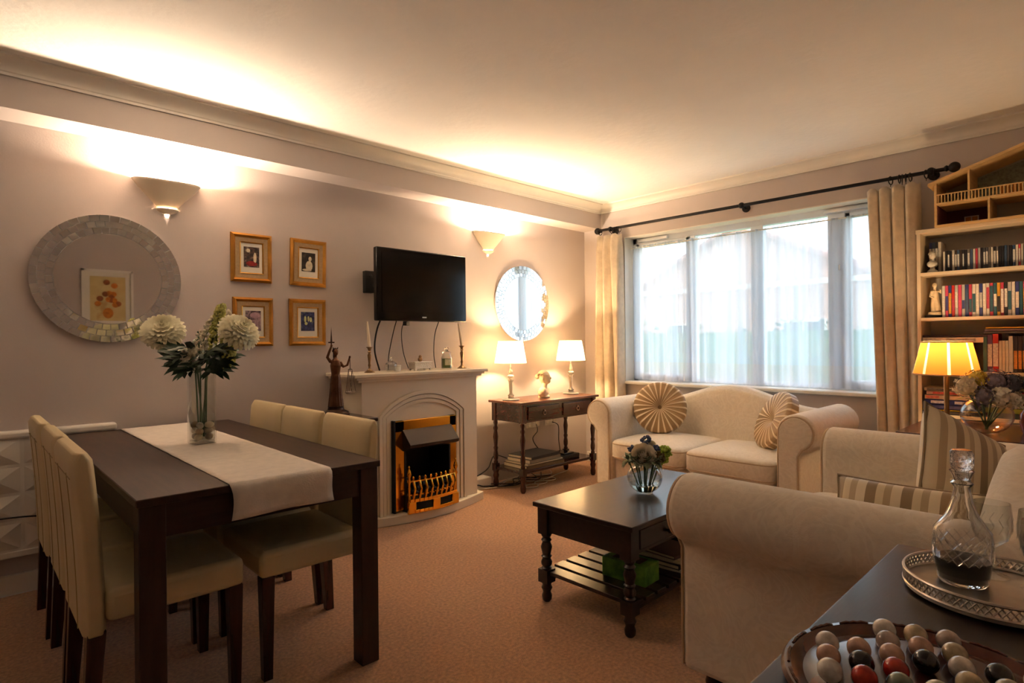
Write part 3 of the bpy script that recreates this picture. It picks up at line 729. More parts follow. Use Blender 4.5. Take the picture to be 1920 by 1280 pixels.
def basis(nrm, upv):
    n = Vector(nrm).normalized(); u_ = Vector(upv); u_ = (u_-n*u_.dot(n)).normalized(); x = u_.cross(n)
    return Matrix((x, u_, n)).transposed().to_euler()
AW = Vector((cos(YAW), sin(YAW), 0)); RW = Vector((sin(YAW), -cos(YAW), 0))
cx_ = (RW*.86+Vector((0,0,-.46))+AW*.1).normalized(); cu_ = RW*.55+Vector((0,0,.72))+AW*.45; cu_ = (cu_-cx_*cu_.dot(cx_)).normalized(); cn_ = cx_.cross(cu_)
pillow('striped_cushion', .20, .215, .07, 'striped satin cushion propped up against the far sofa arm', tuple(Vector((2.83, .425, .70))-cu_*.03), Matrix((cx_, cu_, cn_)).transposed().to_euler())
pillow('striped_cushion', .225, .118, .06, 'striped satin cushion lying low behind the near sofa arm', (2.40, .53, .570), basis((-.90, 0, .43), (.43, 0, .90)))
def round_cushion(label, loc, nrm, R=.205):
    m, nt, N, L, out = raw('pleated_satin') if 'pleated_satin' not in MATS else (MATS['pleated_satin'], None, None, None, None)
    if nt:
        p = N.new('ShaderNodeBsdfPrincipled'); p.inputs['Roughness'].default_value = .45
        tc = N.new('ShaderNodeTexCoord'); g = N.new('ShaderNodeTexGradient'); g.gradient_type = 'RADIAL'; L.new(tc.outputs['Object'], g.inputs[0])
        mu = N.new('ShaderNodeMath'); mu.operation = 'MULTIPLY'; mu.inputs[1].default_value = 24; L.new(g.outputs['Fac'], mu.inputs[0])
        f_ = N.new('ShaderNodeMath'); f_.operation = 'FRACT'; L.new(mu.outputs[0], f_.inputs[0])
        r = N.new('ShaderNodeValToRGB'); r.color_ramp.interpolation = 'CONSTANT'; el = r.color_ramp.elements
        el[0].color = (*lin((158,126,84)), 1); el[1].position = .72; el[1].color = (*lin((232,212,178)), 1)
        L.new(f_.outputs[0], r.inputs[0]); L.new(r.outputs[0], p.inputs['Base Color']); L.new(p.outputs[0], out.inputs[0])
    e = E('round_cushion', loc, label, 'cushion', group='round pleated cushions'); e.rotation_euler = basis(nrm, (0, 0, 1))
    def f(s):
        def g_(u, v):
            a = 2*pi*u; rr = R*v
            h = .052*(1-.72*math.exp(-(v/.2)**2))*(1-.25*v**6)+.0025*cos(a*24)*v*(1-v**8)
            if v > .93: h *= 1-((v-.93)/.07)**2*.35
            return (rr*cos(a), rr*sin(a), s*h)
        return g_
    b = B().grid(f(1), 192, 16).grid(f(-1), 192, 6)
    n = 192; b.add([f(1)(i/n, 1) for i in range(n)]+[f(-1)(i/n, 1) for i in range(n)], [(i, (i+1) % n, n+(i+1) % n, n+i) for i in range(n)])
    b.obj('cover', MATS['pleated_satin'], e, smooth=60)
    B().sph((0, 0, .018), (.016, .016, .008), 12, 6).obj('button', M('button_tan', (140,108,70), .5), e)
    return e
round_cushion('round pleated tan cushion leaning at the left end of the window sofa', (4.02, 2.52, .665), (-.82, -.45, .38))
round_cushion('round pleated tan cushion tucked against the right arm of the window sofa', (3.98, 1.60, .65), (-.62, .62, .42))

# ------------------------------------------------------------------ fireplace
FY = 3.36; FX_0, FX_1 = 1.87, 2.83
fp_ = E('fireplace', ((FX_0+FX_1)/2, 3.5, 0), 'cream fire surround with arched moulding and brass electric fire', 'fireplace')
OX0, OX1, OZ = 2.15, 2.57, .62
b = B().box(FX_0, OX0, FY, WL, .06, .955).box(OX1, FX_1, FY, WL, .06, .955).box(OX0, OX1, FY, WL, OZ, .955).box(OX0, OX1, 3.60, WL, .06, OZ)
at(fp_, b, 'surround', cream_m, smooth=0)
b = B().box(FX_0-.075, FX_1+.075, FY-.055, WL, .978, 1.0).box(FX_0-.055, FX_1+.055, FY-.038, WL, .962, .98).box(FX_0-.035, FX_1+.035, FY-.022, WL, .945, .964)
at(fp_, b, 'mantel_shelf', cream_m, bevel=.004)
poly = [(FX_0-.03, WL), (FX_0-.03, 3.385)]+[(FX_0-.03+(FX_1+.10-FX_0)*t, 3.385-.135*sin(pi*(.04+.92*t))) for t in [i/24 for i in range(25)]]+[(FX_1+.07, WL)]
at(fp_, B().prism(poly, 0, .06, 'z'), 'hearth', cream_m, smooth=30, bevel=.005)
ax0, ax1, azs, azt = 1.985, 2.715, .715, .87
def archpath(off):
    x0, x1, zs, zt = ax0+off, ax1-off, azs-off*.2, azt-off
    c = (x1-x0)/2; ri = zt-zs; Rr = (c*c+ri*ri)/(2*ri); th = math.asin(min(1, c/Rr)); xm = (x0+x1)/2
    arc = [(xm+Rr*sin(t), zt-Rr+Rr*cos(t)) for t in [-th+2*th*i/28 for i in range(29)]]
    return [(x0, .06)]+arc+[(x1, .06)]
for k_, off in enumerate((0, .03, .06)):
    o_ = archpath(off); i_ = archpath(off+.024); y0 = FY-.022+k_*.006
    n = len(o_); vs = []
    for (a, z) in o_: vs += [(a, y0, z), (a, FY+.002, z)]
    for (a, z) in i_: vs += [(a, y0, z), (a, FY+.002, z)]
    fs = []
    for i in range(n-1):
        a, c = 2*i, 2*(i+1); A, C = 2*n+2*i, 2*n+2*(i+1)
        fs += [(a, c, C, A), (a+1, c+1, c, a), (A, C, C+1, A+1), (a+1, A+1, C+1, c+1)]
    fs += [(0, 2*n, 2*n+1, 1), (2*n-2, 2*n-1, 4*n-1, 4*n-2)]
    at(fp_, B().add(vs, fs), 'arch_moulding', cream_m, smooth=30)
# electric fire
fire = at(fp_, B().box(2.095, OX0+.02, FY-.03, FY+.01, .075, .675).box(OX1-.02, 2.61, FY-.03, FY+.01, .075, .675).box(2.095, 2.61, FY-.03, FY+.01, OZ-.02, .675), 'brass_trim', brass, bevel=.004)
at(fp_, B().box(2.085, 2.097, FY-.035, FY+.005, .065, .68).box(OX0+.018, OX0+.03, FY-.036, 3.60, .07, OZ-.018).box(OX1-.03, OX1-.018, FY-.036, 3.60, .07, OZ-.018).box(OX0+.02, OX1-.02, FY-.036, 3.60, OZ-.03, OZ-.018).box(OX0+.02, OX1-.02, 3.57, 3.60, .07, OZ-.02), 'firebox', black_m)
hood = B().prism([(FY-.03, .615), (FY-.03, .47), (FY-.12, .50), (FY-.125, .52)], OX0+.005, OX1-.005, 'x')
at(fp_, hood, 'hood', M('hood_bronze', (46,36,34), .35, .5), smooth=0, bevel=.003)
coal = B(); rnd = random.Random(4)
for i in range(46): coal.sph((rnd.uniform(2.19, 2.53), rnd.uniform(3.32, 3.5), .17+rnd.uniform(0, .08)), (rnd.uniform(.018, .03), .022, .018), 7, 5)
coal.box(2.17, 2.55, 3.31, 3.55, .06, .17)
T(at(fp_, coal, 'coal_bed', M('coal', (22,22,26), .5, var=.5, ns=20), smooth=30), kind='stuff')
gy = FY-.085
def gyx(x): return gy-.035*(1-((x-2.36)/.21)**2)
for x in (2.165, 2.555):
    at(fp_, B().lathe([(.014, 0), (.014, .02), (.009, .03), (.009, .20), (.015, .215), (.008, .235), (.016, .262), (.011, .285), (.004, .30), (.007, .312), (0, .322)], (x, gyx(x), .06), 12), 'grate_post', brass)
for z in (.185, .275):
    at(fp_, B().tube([(x, gyx(x), z) for x in [2.165+.39*i/16 for i in range(17)]], .008, 8), 'grate_rail', brass)
for i in range(9):
    x = 2.19+i*.0425
    at(fp_, B().tube([(x, gyx(x)-.004, .16), (x-.006, gyx(x)-.022, .19), (x, gyx(x)-.026, .23), (x, gyx(x)-.006, .275)], .0085, 8).sph((x, gyx(x)-.004, .295), (.008, .008, .015), 8, 6), 'grate_bar', brass)
for za, zb in ((.135, .158), (.062, .085)):
    pts = [2.165+.39*i/12 for i in range(13)]
    b = B()
    for i in range(12): b.box(pts[i], pts[i+1], gyx((pts[i]+pts[i+1])/2)-.012, gyx((pts[i]+pts[i+1])/2)+.006, za, zb)
    at(fp_, b, 'ash_front', brass, bevel=.002)
for x in (2.18, 2.36, 2.54): at(fp_, B().box(x-.03, x+.03, gyx(x)-.014, gyx(x)+.008, .061, .14), 'ash_support', brass, bevel=.004)

# ------------------------------------------------------------------ television with wall arm and cables
tv = E('television', (2.445, 3.50, 1.355), 'black flat screen television on a wall arm above the fireplace', 'television')
tvT = dict()
at(tv, B().box(2.055, 2.835, 3.475, 3.52, 1.352, 1.858), 'bezel', black_gl, bevel=.008)
at(tv, B().box(2.095, 2.798, 3.4725, 3.476, 1.415, 1.828), 'screen', screen_m, smooth=0)
at(tv, B().box(2.15, 2.74, 3.52, 3.56, 1.40, 1.80), 'rear_case', black_m, bevel=.02)
at(tv, B().box(2.425, 2.46, 3.4715, 3.4752, 1.377, 1.386), 'maker_badge', M('badge_white', (200,200,200), .4), smooth=0)
at(tv, B().box(2.40, 2.50, 3.56, 3.69, 1.58, 1.64).box(2.12, 2.45, 3.62, 3.64, 1.60, 1.63), 'wall_arm', black_m)
at(tv, B().box(2.075, 2.14, 3.655, 3.70, 1.555, 1.71).lathe([(.012, 0), (.012, .02), (0, .022)], (0,0,0), 10, T=Matrix.Translation((2.108, 3.656, 1.67)) @ Matrix.Rotation(pi/2, 4, 'X')), 'wall_plate', black_m, bevel=.028, seg=4)
def cable(name, pts, r, mat, label):
    # smooth cable through control points
    P = [Vector(p) for p in pts]; out = []
    for i in range(len(P)-1):
        p0, p1, p2, p3 = P[max(i-1, 0)], P[i], P[i+1], P[min(i+2, len(P)-1)]
        for k_ in range(8):
            t = k_/8; out.append(.5*((2*p1)+(p2-p0)*t+(2*p0-5*p1+4*p2-p3)*t*t+(3*p1-p0-3*p2+p3)*t**3))
    out.append(P[-1])
    return T(B().tube([tuple(q) for q in out], r, 6).obj(name, mat, smooth=180), label, 'cable')
cable('cable', [(2.16, 3.55, 1.42), (2.13, 3.60, 1.30), (2.12, 3.62, 1.15), (2.17, 3.64, 1.004)], .006, cord_m, 'thick black cable hanging from the left end of the television')
cable('cable', [(2.28, 3.55, 1.42), (2.28, 3.62, 1.30), (2.26, 3.66, 1.12), (2.265, 3.68, 1.004)], .004, cord_m, 'black cable behind the glass sweet jar below the television')
cable('cable', [(2.36, 3.55, 1.42), (2.345, 3.62, 1.30), (2.38, 3.66, 1.14), (2.44, 3.68, 1.004)], .0032, cord_m, 'thin slanting black cable below the middle of the television')
cable('cable', [(2.66, 3.55, 1.42), (2.66, 3.64, 1.28), (2.665, 3.67, 1.12), (2.69, 3.68, 1.004)], .0038, cord_m, 'straight black cable below the right half of the television')
bx_obj('plug_adaptor', (.05, .03, .03), (2.37, 3.60, 1.325), black_m, 'small black adaptor dangling just under the television', 'adaptor', .5)

# ------------------------------------------------------------------ mirrors, pictures, sconces
def mirror(loc, label):
    e = E('round_mirror', loc, label, 'mirror', group='round mosaic-edged mirrors')
    R = .337
    Tm = Matrix.Rotation(pi/2, 4, 'X')
    B().lathe([(0, 0), (R-.004, 0), (R-.004, .012), (0, .012)], (0,0,0), 72, T=Tm).obj('backing', M('mirror_backing', (205,205,203), .3, .6), e)
    B().lathe([(0, .012), (.238, .012), (.238, .0175), (0, .0175)], (0,0,0), 72, T=Tm).obj('glass', mirror_m, e)
    rr = [.240, .272, .304, .337]
    for k_ in range(3):
        n = 44
        for tone in (0,):
            for j in range(n):
                a0 = 2*pi*(j+.5*(k_ % 2))/n+.006; a1 = 2*pi*(j+1+.5*(k_ % 2))/n-.006
                ra, rb = rr[k_]+.0009, rr[k_+1]-.0009
                b = B(); t0, t1 = .012, .0175
                pl = [(ra*cos(a0), ra*sin(a0)), (rb*cos(a0), rb*sin(a0)), (rb*cos(a1), rb*sin(a1)), (ra*cos(a1), ra*sin(a1))]
                cx = sum(p[0] for p in pl)/4; cy = sum(p[1] for p in pl)/4; tz = random.uniform(-.0004, .0004); tx = random.uniform(-.0004, .0004)
                def zz_(p): return t1+tz*(p[0]-cx)/.02+tx*(p[1]-cy)/.02
                vs = [(p[0], p[1], t0) for p in pl]+[(p[0]*.985+cx*.015, p[1]*.985+cy*.015, zz_(p)) for p in pl]
                b.add(vs, [(3,2,1,0),(4,5,6,7),(0,1,5,4),(1,2,6,5),(2,3,7,6),(3,0,4,7)], T=Tm); b.obj('mirror_tile', tile_m, e, smooth=0)
    return e
mirror((.585, WL-.004, 1.553), 'round mosaic-edged mirror above the radiator, left of the gold frames')
mirror((3.665, WL-.004, 1.54), 'round mosaic-edged mirror above the two table lamps')
def paint(name, c1, c2, c3, ns):
    m = M(name, c1, .6, var=0, ns=ns, col2=c2, detail=8)
    r = [n for n in m.node_tree.nodes if n.type == 'VALTORGB'][0].color_ramp
    r.elements[0].position = .42; r.elements[1].position = .58; q = r.elements.new(.68); q.color = (*lin(c3), 1); r.elements[0].color = (*lin(c1), 1)
    return m
def picture(x0, z0, w_, h, arts, label, tilt=0):
    e = E('gold_frame', (x0+w_/2, WL-.003, z0+h/2), label, 'picture', group='four gilt framed prints'); e.rotation_euler = (0, tilt, 0)
    hx, hz = w_/2, h/2
    fw_ = .026
    def frame(nm, mt, a, b_, d0, d1):
        # mitred frame between half sizes (a) and (b_) with a sloped face from depth d0 to d1
        vs = []; fs = []
        for (hx_, hz_, d) in ((a[0], a[1], 0), (a[0], a[1], d0), (b_[0], b_[1], d1), (b_[0], b_[1], 0)):
            vs += [(-hx_, -d, -hz_), (hx_, -d, -hz_), (hx_, -d, hz_), (-hx_, -d, hz_)]
        for i in range(3):
            for j in range(4): fs.append((i*4+j, i*4+(j+1) % 4, (i+1)*4+(j+1) % 4, (i+1)*4+j))
        return B().add(vs, fs).obj(nm, mt, e, smooth=0)
    frame('frame', gold, (hx, hz), (hx-fw_*.5, hz-fw_*.5), .012, .024); frame('frame_bevel', gold, (hx-fw_*.5, hz-fw_*.5), (hx-fw_, hz-fw_), .024, .012)
    frame('slip', linen_m, (hx-fw_, hz-fw_), (hx-.052, hz-.052), .013, .011)
    frame('gilt_lip', gold, (hx-.052, hz-.052), (hx-.058, hz-.058), .015, .012)
    B().box(-hx+.056, hx-.056, -.008, -.004, -hz+.056, hz-.056).obj('mount', mat_m, e, smooth=0)
    aw, ah = .046, .062
    pr = B().box(-aw, aw, -.0095, -.008, -ah+.006, ah+.006).obj('print', arts[0], e, smooth=0)
    for i, (mt, dx, dz, rx, rz_) in enumerate(arts[1]):
        B().sph((dx, -.0096, dz), (rx, .0012, rz_), 12, 6).obj('print_figure', mt, pr)
    return e
cream_f = M('print_cream', (214,200,172), .7, var=.15, ns=60); red_f = M('print_red', (140,30,30), .7, var=.3, ns=50); grn_f = M('print_yellow_white', (206,206,150), .7, var=.3, ns=60); pink_f = M('print_mauve', (176,140,150), .7, var=.2, ns=50)
picture(1.192, 1.582, .245, .298, (paint('print_dark_floral', (44,36,34), (96,70,58), (150,140,120), 60), [(cream_f, .02, .0, .010, .036), (red_f, .0, -.034, .034, .016), (cream_f, -.02, .045, .012, .012)]), 'gold framed print of a red and white figure, top left of the four')
picture(1.556, 1.578, .245, .306, (paint('print_dark_brown', (42,34,28), (62,50,40), (90,74,58), 30), [(cream_f, .004, -.018, .024, .034), (cream_f, .010, .028, .011, .016), (cream_f, -.01, -.046, .032, .008)]), 'gold framed print of a pale figure on brown, top right of the four', .02)
picture(1.20, 1.188, .242, .30, (paint('print_mauve_dark', (70,56,66), (170,140,146), (60,70,60), 25), [(pink_f, .01, .04, .03, .02)]), 'gold framed print half hidden behind the dahlia, lower left of the four')
picture(1.546, 1.188, .248, .304, (paint('print_blue', (34,36,70), (60,66,120), (110,110,90), 45), [(grn_f, -.018, .02, .008, .022), (grn_f, .004, .024, .007, .018), (grn_f, .02, .018, .008, .016), (grn_f, -.012, -.008, .01, .01)]), 'gold framed blue print with yellow flowers, lower right of the four')

def sconce(x, z, label, watts=SCONCE_W):
    e = E('wall_sconce', (x, WL-.001, z), label, 'wall lamp', group='plaster uplighters')
    # half bowl: wide top, ogee narrowing to a small open lip
    hgt = .135; b = B(); n = 28
    def f(u, v):
        a = pi+pi*u; t = v
        rx = .045+.125*t**1.25+.012*sin(pi*t); ry = .035+.085*t**1.1
        return (rx*cos(a), ry*sin(a), -hgt/2+hgt*t+.012*abs(cos(a))**2*(t))
    b.grid(f, n, 12)
    b.obj('shade', plaster, e, smooth=180, solid=.005)
    def g(u, v):
        a = pi+pi*u; t = v
        return ((.012+.043*sin(pi/2*t))*cos(a), (.01+.036*sin(pi/2*t))*sin(a), -hgt/2-.03+.026*t)
    B().grid(g, n, 6).obj('lip', plaster, e, smooth=180, solid=.004)
    B().sph((0, -.045, .01), (.02, .02, .028), 12, 8).obj('bulb', M('bulb_glow', (255,214,150), .5, emit=4), e)
    point('sconce_light', (0, -.05, .055), watts, WARM, .02, e)
    point('sconce_light', (0, -.03, -.058), watts*.05, WARM, .008, e)
    return e
sconce(.858, 2.035, 'plaster wall uplighter above the round mirror and gold frames')
sconce(3.265, 2.045, 'plaster wall uplighter right of the television')

# ------------------------------------------------------------------ radiator
rad = E('panel_radiator', (-.1, 3.68, 0), 'white panel radiator with embossed lozenges behind the dining chairs', 'radiator')
at(rad, B().box(-.85, .60, 3.662, 3.709, .19, .765), 'panel', white_m, bevel=.006)
at(rad, B().box(-.86, .605, 3.650, 3.709, .755, .795), 'top_grille', white_m, bevel=.014, seg=3)
at(rad, B().box(-.85, .60, 3.655, 3.664, .19, .22), 'bottom_rail', white_m, bevel=.004)
for i in range(8):
    for j in range(4):
        x = -.77+i*.18; z = .29+j*.135
        at(rad, B().add([(x-.085, 3.6625, z-.062), (x+.085, 3.6625, z-.062), (x+.085, 3.6625, z+.062), (x-.085, 3.6625, z+.062), (x, 3.646, z)], [(0,1,4),(1,2,4),(2,3,4),(3,0,4),(3,2,1,0)]), 'lozenge', white_m, smooth=0)
cable('cable', [(-.5, 3.6, .42), (-.1, 3.62, .40), (.2, 3.64, .385), (.34, 3.648, .36)], .004, cord_m, 'black lead drooping across the front of the white radiator')

# ------------------------------------------------------------------ small dark table with the justice statuette
ot = E('side_table', (1.61, 3.36, 0), 'small dark wooden side table left of the fireplace under the statuette', 'table')
at(ot, B().box(1.38, 1.835, 3.10, 3.66, .728, .75), 'tabletop', mahog, bevel=.003)
for x in (1.41, 1.805):
    for y in (3.13, 3.63): at(ot, B().taper(x, y, 0, .728, .014, .02), 'leg', mahog)
at(ot, B().box(1.42, 1.795, 3.125, 3.14, .66, .728), 'apron', mahog); at(ot, B().box(1.42, 1.795, 3.62, 3.635, .66, .728), 'apron', mahog)
at(ot, B().box(1.40, 1.415, 3.14, 3.62, .66, .728), 'apron', mahog); at(ot, B().box(1.80, 1.815, 3.14, 3.62, .66, .728), 'apron', mahog)
bronze = M('bronze', (92,60,42), .3, .8, var=.35, ns=18)
dbronze = M('dark_bronze_patina', (62,44,36), .35, .8, var=.3, ns=25)
ju = E('justice_statuette', (1.685, 3.345, .75), 'bronze statuette of a robed woman holding up a sword and scales', 'statuette', rz=radians(-12))
k = 1.0
B().prism([(x, y) for x, y in [(.085*cos(a), .085*sin(a)) for a in [2*pi*i/6+.5 for i in range(6)]]], 0, .02, 'z').lathe([(.08, .02), (.074, .03), (.05, .042), (.046, .058), (.05, .064)], (0,0,0), 24).obj('plinth', dbronze, ju, bevel=.003)
b = B()
b.lathe([(.046, .062), (.040, .10), (.034, .16), (.031, .22), (.026, .262), (.030, .29), (.033, .315), (.024, .345), (.012, .36)], (0,0,0), 24)
for i in range(14):
    a = 2*pi*i/14; b.tube([(.043*cos(a), .043*sin(a), .062), (.034*cos(a), .034*sin(a), .15), (.027*cos(a+.1), .027*sin(a+.1), .25)], [.006, .005, .003], 6)
b.tube([(0, 0, .345), (0, -.002, .375)], .009, 8).sph((0, -.004, .395), (.017, .019, .023), 14, 10)
b.sph((0, -.021, .393), (.0035, .005, .005), 8, 6)
b.tube([(-.028, 0, .335), (-.05, -.004, .365), (-.036, -.006, .405), (-.026, -.008, .432)], [.0115, .0095, .008, .006], 10)     # raised sword arm
b.sph((-.025, -.008, .437), .008, 10, 6)
b.tube([(.028, 0, .333), (.046, -.012, .305), (.066, -.026, .315), (.078, -.034, .36)], [.0115, .009, .0075, .006], 10)          # scales arm
b.sph((.079, -.035, .366), .0075, 10, 6)
b.obj('figure', bronze, ju, remesh=.0028)
b = B().sph((0, .004, .402), (.019, .020, .020), 14, 8, bot=-.3).tube([(0, .015, .39), (.0, .02, .36), (.004, .018, .335)], [.012, .010, .006], 8)
for s_ in (-1, 1): b.tube([(s_*.012, 0, .415), (s_*.016, -.002, .428)], [.004, .001], 6)
b.obj('hair', dbronze, ju, smooth=180)
B().tube([(-.026, -.008, .425), (-.026, -.008, .455)], .004, 8).box(-.044, -.008, -.012, -.004, .452, .460).add([(-.032, -.008, .458), (-.026, -.011, .458), (-.020, -.008, .458), (-.026, -.005, .458), (-.026, -.008, .555)], [(0,1,4),(1,2,4),(2,3,4),(3,0,4)]).obj('sword', dbronze, ju, smooth=30)
sc = B().tube([(.079, -.035, .372), (.080, -.036, .28)], .0022, 6).tube([(.062, -.06, .286), (.080, -.036, .292), (.098, -.012, .286)], .0032, 6).obj('scales_beam', dbronze, ju)
for (sx, sy) in ((.062, -.06), (.098, -.012)):
    for a in (0, 2.1, 4.2): B().tube([(sx, sy, .286), (sx+.022*cos(a), sy+.022*sin(a), .15)], .0012, 5).obj('chain', dbronze, sc)
    B().lathe([(0, .138), (.014, .139), (.024, .15), (.025, .152), (.014, .144), (0, .142)], (sx, sy, 0), 18).obj('pan', silver, sc)

# ------------------------------------------------------------------ things on the mantelpiece
wax = M('candle_wax', (232,216,190), .5, var=.03)
def candlestick(x, y, lean, label):
    e = E('candlestick', (x, y, 1.0), label, 'candlestick', group='pair of brass candlesticks on the mantel')
    B().lathe([(.036, 0), (.036, .004), (.024, .012), (.010, .024), (.007, .036), (.011, .05), (.008, .062), (.012, .10), (.014, .118), (.008, .134), (.013, .14), (.009, .148), (.015, .166), (.022, .17), (.022, .174), (.011, .174)], (0,0,0), 20).obj('stick', antique, e)
    B().tube([(0, 0, .168), (lean*.5, 0, .26), (lean, 0, .345)], [.011, .0095, .006], 12).obj('candle', wax, e)
    return e
candlestick(2.01, 3.50, -.016, 'brass candlestick with leaning ivory candle at the left end of the mantel')
candlestick(2.79, 3.48, -.03, 'brass candlestick with leaning ivory candle at the right end of the mantel')
sj = E('sweet_jar', (2.19, 3.52, 1.0), 'small lidded cut glass jar on the mantel behind the left candlestick', 'jar')
B().lathe([(.024, .002), (.030, .004), (.042, .02), (.044, .038), (.040, .05), (.037, .05), (.041, .036), (.038, .02), (.026, .01), (0, .009)], (0,0,0), 24, cap=False).obj('jar_bowl', glass_m, sj)
B().lathe([(.041, .051), (.036, .06), (.014, .074), (.007, .08), (.012, .09), (.008, .10), (0, .103)], (0,0,0), 24).obj('lid', crystal, sj)
B().lathe([(.020, 0), (.022, .012), (.021, .034), (.023, .036), (.023, .042), (0, .043)], (.045, -.015, 0), 18).obj('ribbed_pot', M('pot_white', (226,220,210), .4), sj)
tk = E('trinket_box', (2.42, 3.50, 1.0), 'embossed silver trinket box with bird-like knob on the mantel', 'box', rz=.04)
B().box(-.075, .075, -.04, .04, .012, .055).obj('box_body', M('silver_embossed', (206,196,184), .35, .8, bump=1, bs=120), tk, bevel=.004)
for x in (-.066, .066):
    for y in (-.034, .034): B().taper(x, y, 0, .014, .005, .009).obj('foot', silver, tk)
ld = B().box(-.08, .08, -.045, .045, .055, .063).obj('lid', silver, tk, bevel=.003)
B().sph((.0, 0, .078), (.018, .016, .017), 12, 8).sph((.0, -.002, .098), (.012, .011, .012), 12, 8).obj('knob', antique, ld, smooth=180)
cj = E('jar_candle', (2.66, 3.50, 1.0), 'green jar candle with pale label on the mantel', 'candle')
B().lathe([(.036, .002), (.042, .006), (.042, .088), (.032, .104), (.032, .118), (.029, .118), (.029, .103), (.039, .086), (.039, .008), (0, .007)], (0,0,0), 28, cap=False).obj('jar_wall', glass_m, cj)
B().lathe([(0, .008), (.0385, .008), (.0385, .078), (0, .078)], (0,0,0), 28, cap=False).obj('wax', M('wax_green', (92,116,44), .5), cj)
B().lathe([(.0425, .03), (.0425, .075)], (0,0,0), 10, a0=radians(215), a1=radians(285), cap=False).obj('paper_label', M('label_paper', (206,204,170), .7, var=.15, ns=50), cj)
B().lathe([(.033, .118), (.033, .128), (.02, .132), (.010, .138), (.018, .15), (.012, .162), (0, .165)], (0,0,0), 20).obj('lid', crystal, cj)

# ------------------------------------------------------------------ console table with lamps and bust
KX0, KX1, KY0, KY1, KZ = 3.18, 4.15, 3.225, 3.625, .72
ko = E('console_table', ((KX0+KX1)/2, (KY0+KY1)/2, 0), 'dark mahogany console table with turned legs and two drawers', 'table')
at(ko, B().box(KX0, KX1, KY0, KY1, KZ-.02, KZ), 'tabletop', wood('console_top', (92,48,30), .28), bevel=.004)
for x in (KX0+.045, KX1-.045):
    for y in (KY0+.04, KY1-.04): at(ko, turned(x, y, KZ-.02, .022, .15, .16), 'leg', mahog_z, smooth=45)
at(ko, B().box(KX0+.03, KX0+.045, KY0+.06, KY1-.06, KZ-.165, KZ-.02), 'apron', mahog); at(ko, B().box(KX1-.045, KX1-.03, KY0+.06, KY1-.06, KZ-.165, KZ-.02), 'apron', mahog)
at(ko, B().box(KX0+.06, KX1-.06, KY1-.045, KY1-.03, KZ-.165, KZ-.02), 'apron', mahog); at(ko, B().box(KX0+.06, KX1-.06, KY0+.03, KY0+.045, KZ-.165, KZ-.02), 'apron', mahog)
for xa, xb in ((KX0+.09, KX0+.46), (KX0+.51, KX1-.09)):
    d = at(ko, B().box(xa, xb, KY0+.02, KY0+.032, KZ-.145, KZ-.04), 'drawer', mahog, bevel=.004)
    xm = (xa+xb)/2
    B().tube([(xm+.016*cos(a), KY0+.012, KZ-.10+.016*sin(a)) for a in [2*pi*i/14 for i in range(14)]], .0025, 6, closed=True).sph((xm, KY0+.016, KZ-.08), .007, 10, 6).obj('ring_handle', antique, d)
at(ko, B().box(KX0+.03, KX1-.03, KY0+.03, KY1-.03, .15, .172), 'lower_shelf', mahog, bevel=.003)
def table_lamp(x, y, label, watts):
    e = E('table_lamp', (x, y, KZ), label, 'lamp', group='pair of crystal table lamps')
    B().lathe([(.055, 0), (.055, .008), (.05, .014), (.02, .018), (.016, .03), (.02, .04), (.012, .05), (.009, .06), (.014, .15), (.018, .165), (.012, .175), (.022, .19), (.022, .20), (.010, .212), (.014, .23), (.008, .25), (.008, .27)], (0,0,0), 20, T=Matrix.Diagonal((1.35, 1.35, 1, 1))).obj('crystal_base', M('lamp_crystal', (246,238,222), .06, trans=.7, ior=1.5, var=0), e)
    B().lathe([(.006, .016), (.007, .06), (.010, .15), (.006, .17), (.006, .33)], (0,0,0), 12).obj('stem', silver, e)
    n = 72; b = B(); z0, z1 = .305, .485
    def f(u, v):
        a = 2*pi*u; r = .128+(.096-.128)*v; r += .004*(1 if int(u*n*1.0001) % 2 else -1)
        return (r*cos(a), r*sin(a), z0+(z1-z0)*v)
    b.grid(f, n, 2); b.obj('shade', shade_m, e, smooth=0)
    for z, r in ((z0, .129), (z1, .097)): B().tube([(r*cos(2*pi*i/48), r*sin(2*pi*i/48), z) for i in range(48)], .003, 6, closed=True).obj('shade_trim', shade_m, e)
    B().sph((0, 0, .375), (.018, .018, .026), 12, 8).obj('bulb', M('bulb_glow', (255,214,150), .5, emit=4), e)
    point('lamp_light', (0, 0, .395), watts, LAMPC, .025, e)
    return e
table_lamp(3.285, 3.46, 'lit crystal table lamp at the left end of the console table', LAMP_W)
table_lamp(4.03, 3.45, 'lit crystal table lamp at the right end of the console table', LAMP_W)
bu = E('bust', (3.62, 3.40, KZ), 'pale plaster bust of a young woman between the two table lamps', 'bust', rz=radians(28))
plas = M('bust_plaster', (222,198,160), .7, var=.06, ns=14)
b = B()
b.lathe([(.05, 0), (.052, .012), (.04, .02)], (0,0,0), 20)
b.sph((0, .005, .045), (.082, .045, .045), 20, 12).sph((-.05, 0, .06), (.035, .035, .034), 14, 10).sph((.05, 0, .06), (.035, .035, .034), 14, 10)
b.tube([(0, .005, .06), (0, .0, .10), (0, -.006, .13)], [.036, .026, .024], 14)
b.sph((0, -.006, .172), (.041, .05, .056), 20, 14)          # skull
b.sph((0, -.026, .150), (.030, .030, .034), 16, 10)          # jaw
b.sph((0, -.050, .136), (.013, .010, .009), 10, 8)           # chin
b.tube([(0, -.052, .182), (0, -.063, .160)], [.005, .008], 8)  # nose
b.sph((0, -.053, .148), (.011, .006, .005), 10, 6)           # lips
for s_ in (-1, 1):
    b.sph((s_*.017, -.047, .178), (.009, .006, .005), 10, 6).sph((s_*.042, 0, .165), (.006, .011, .015), 10, 8)
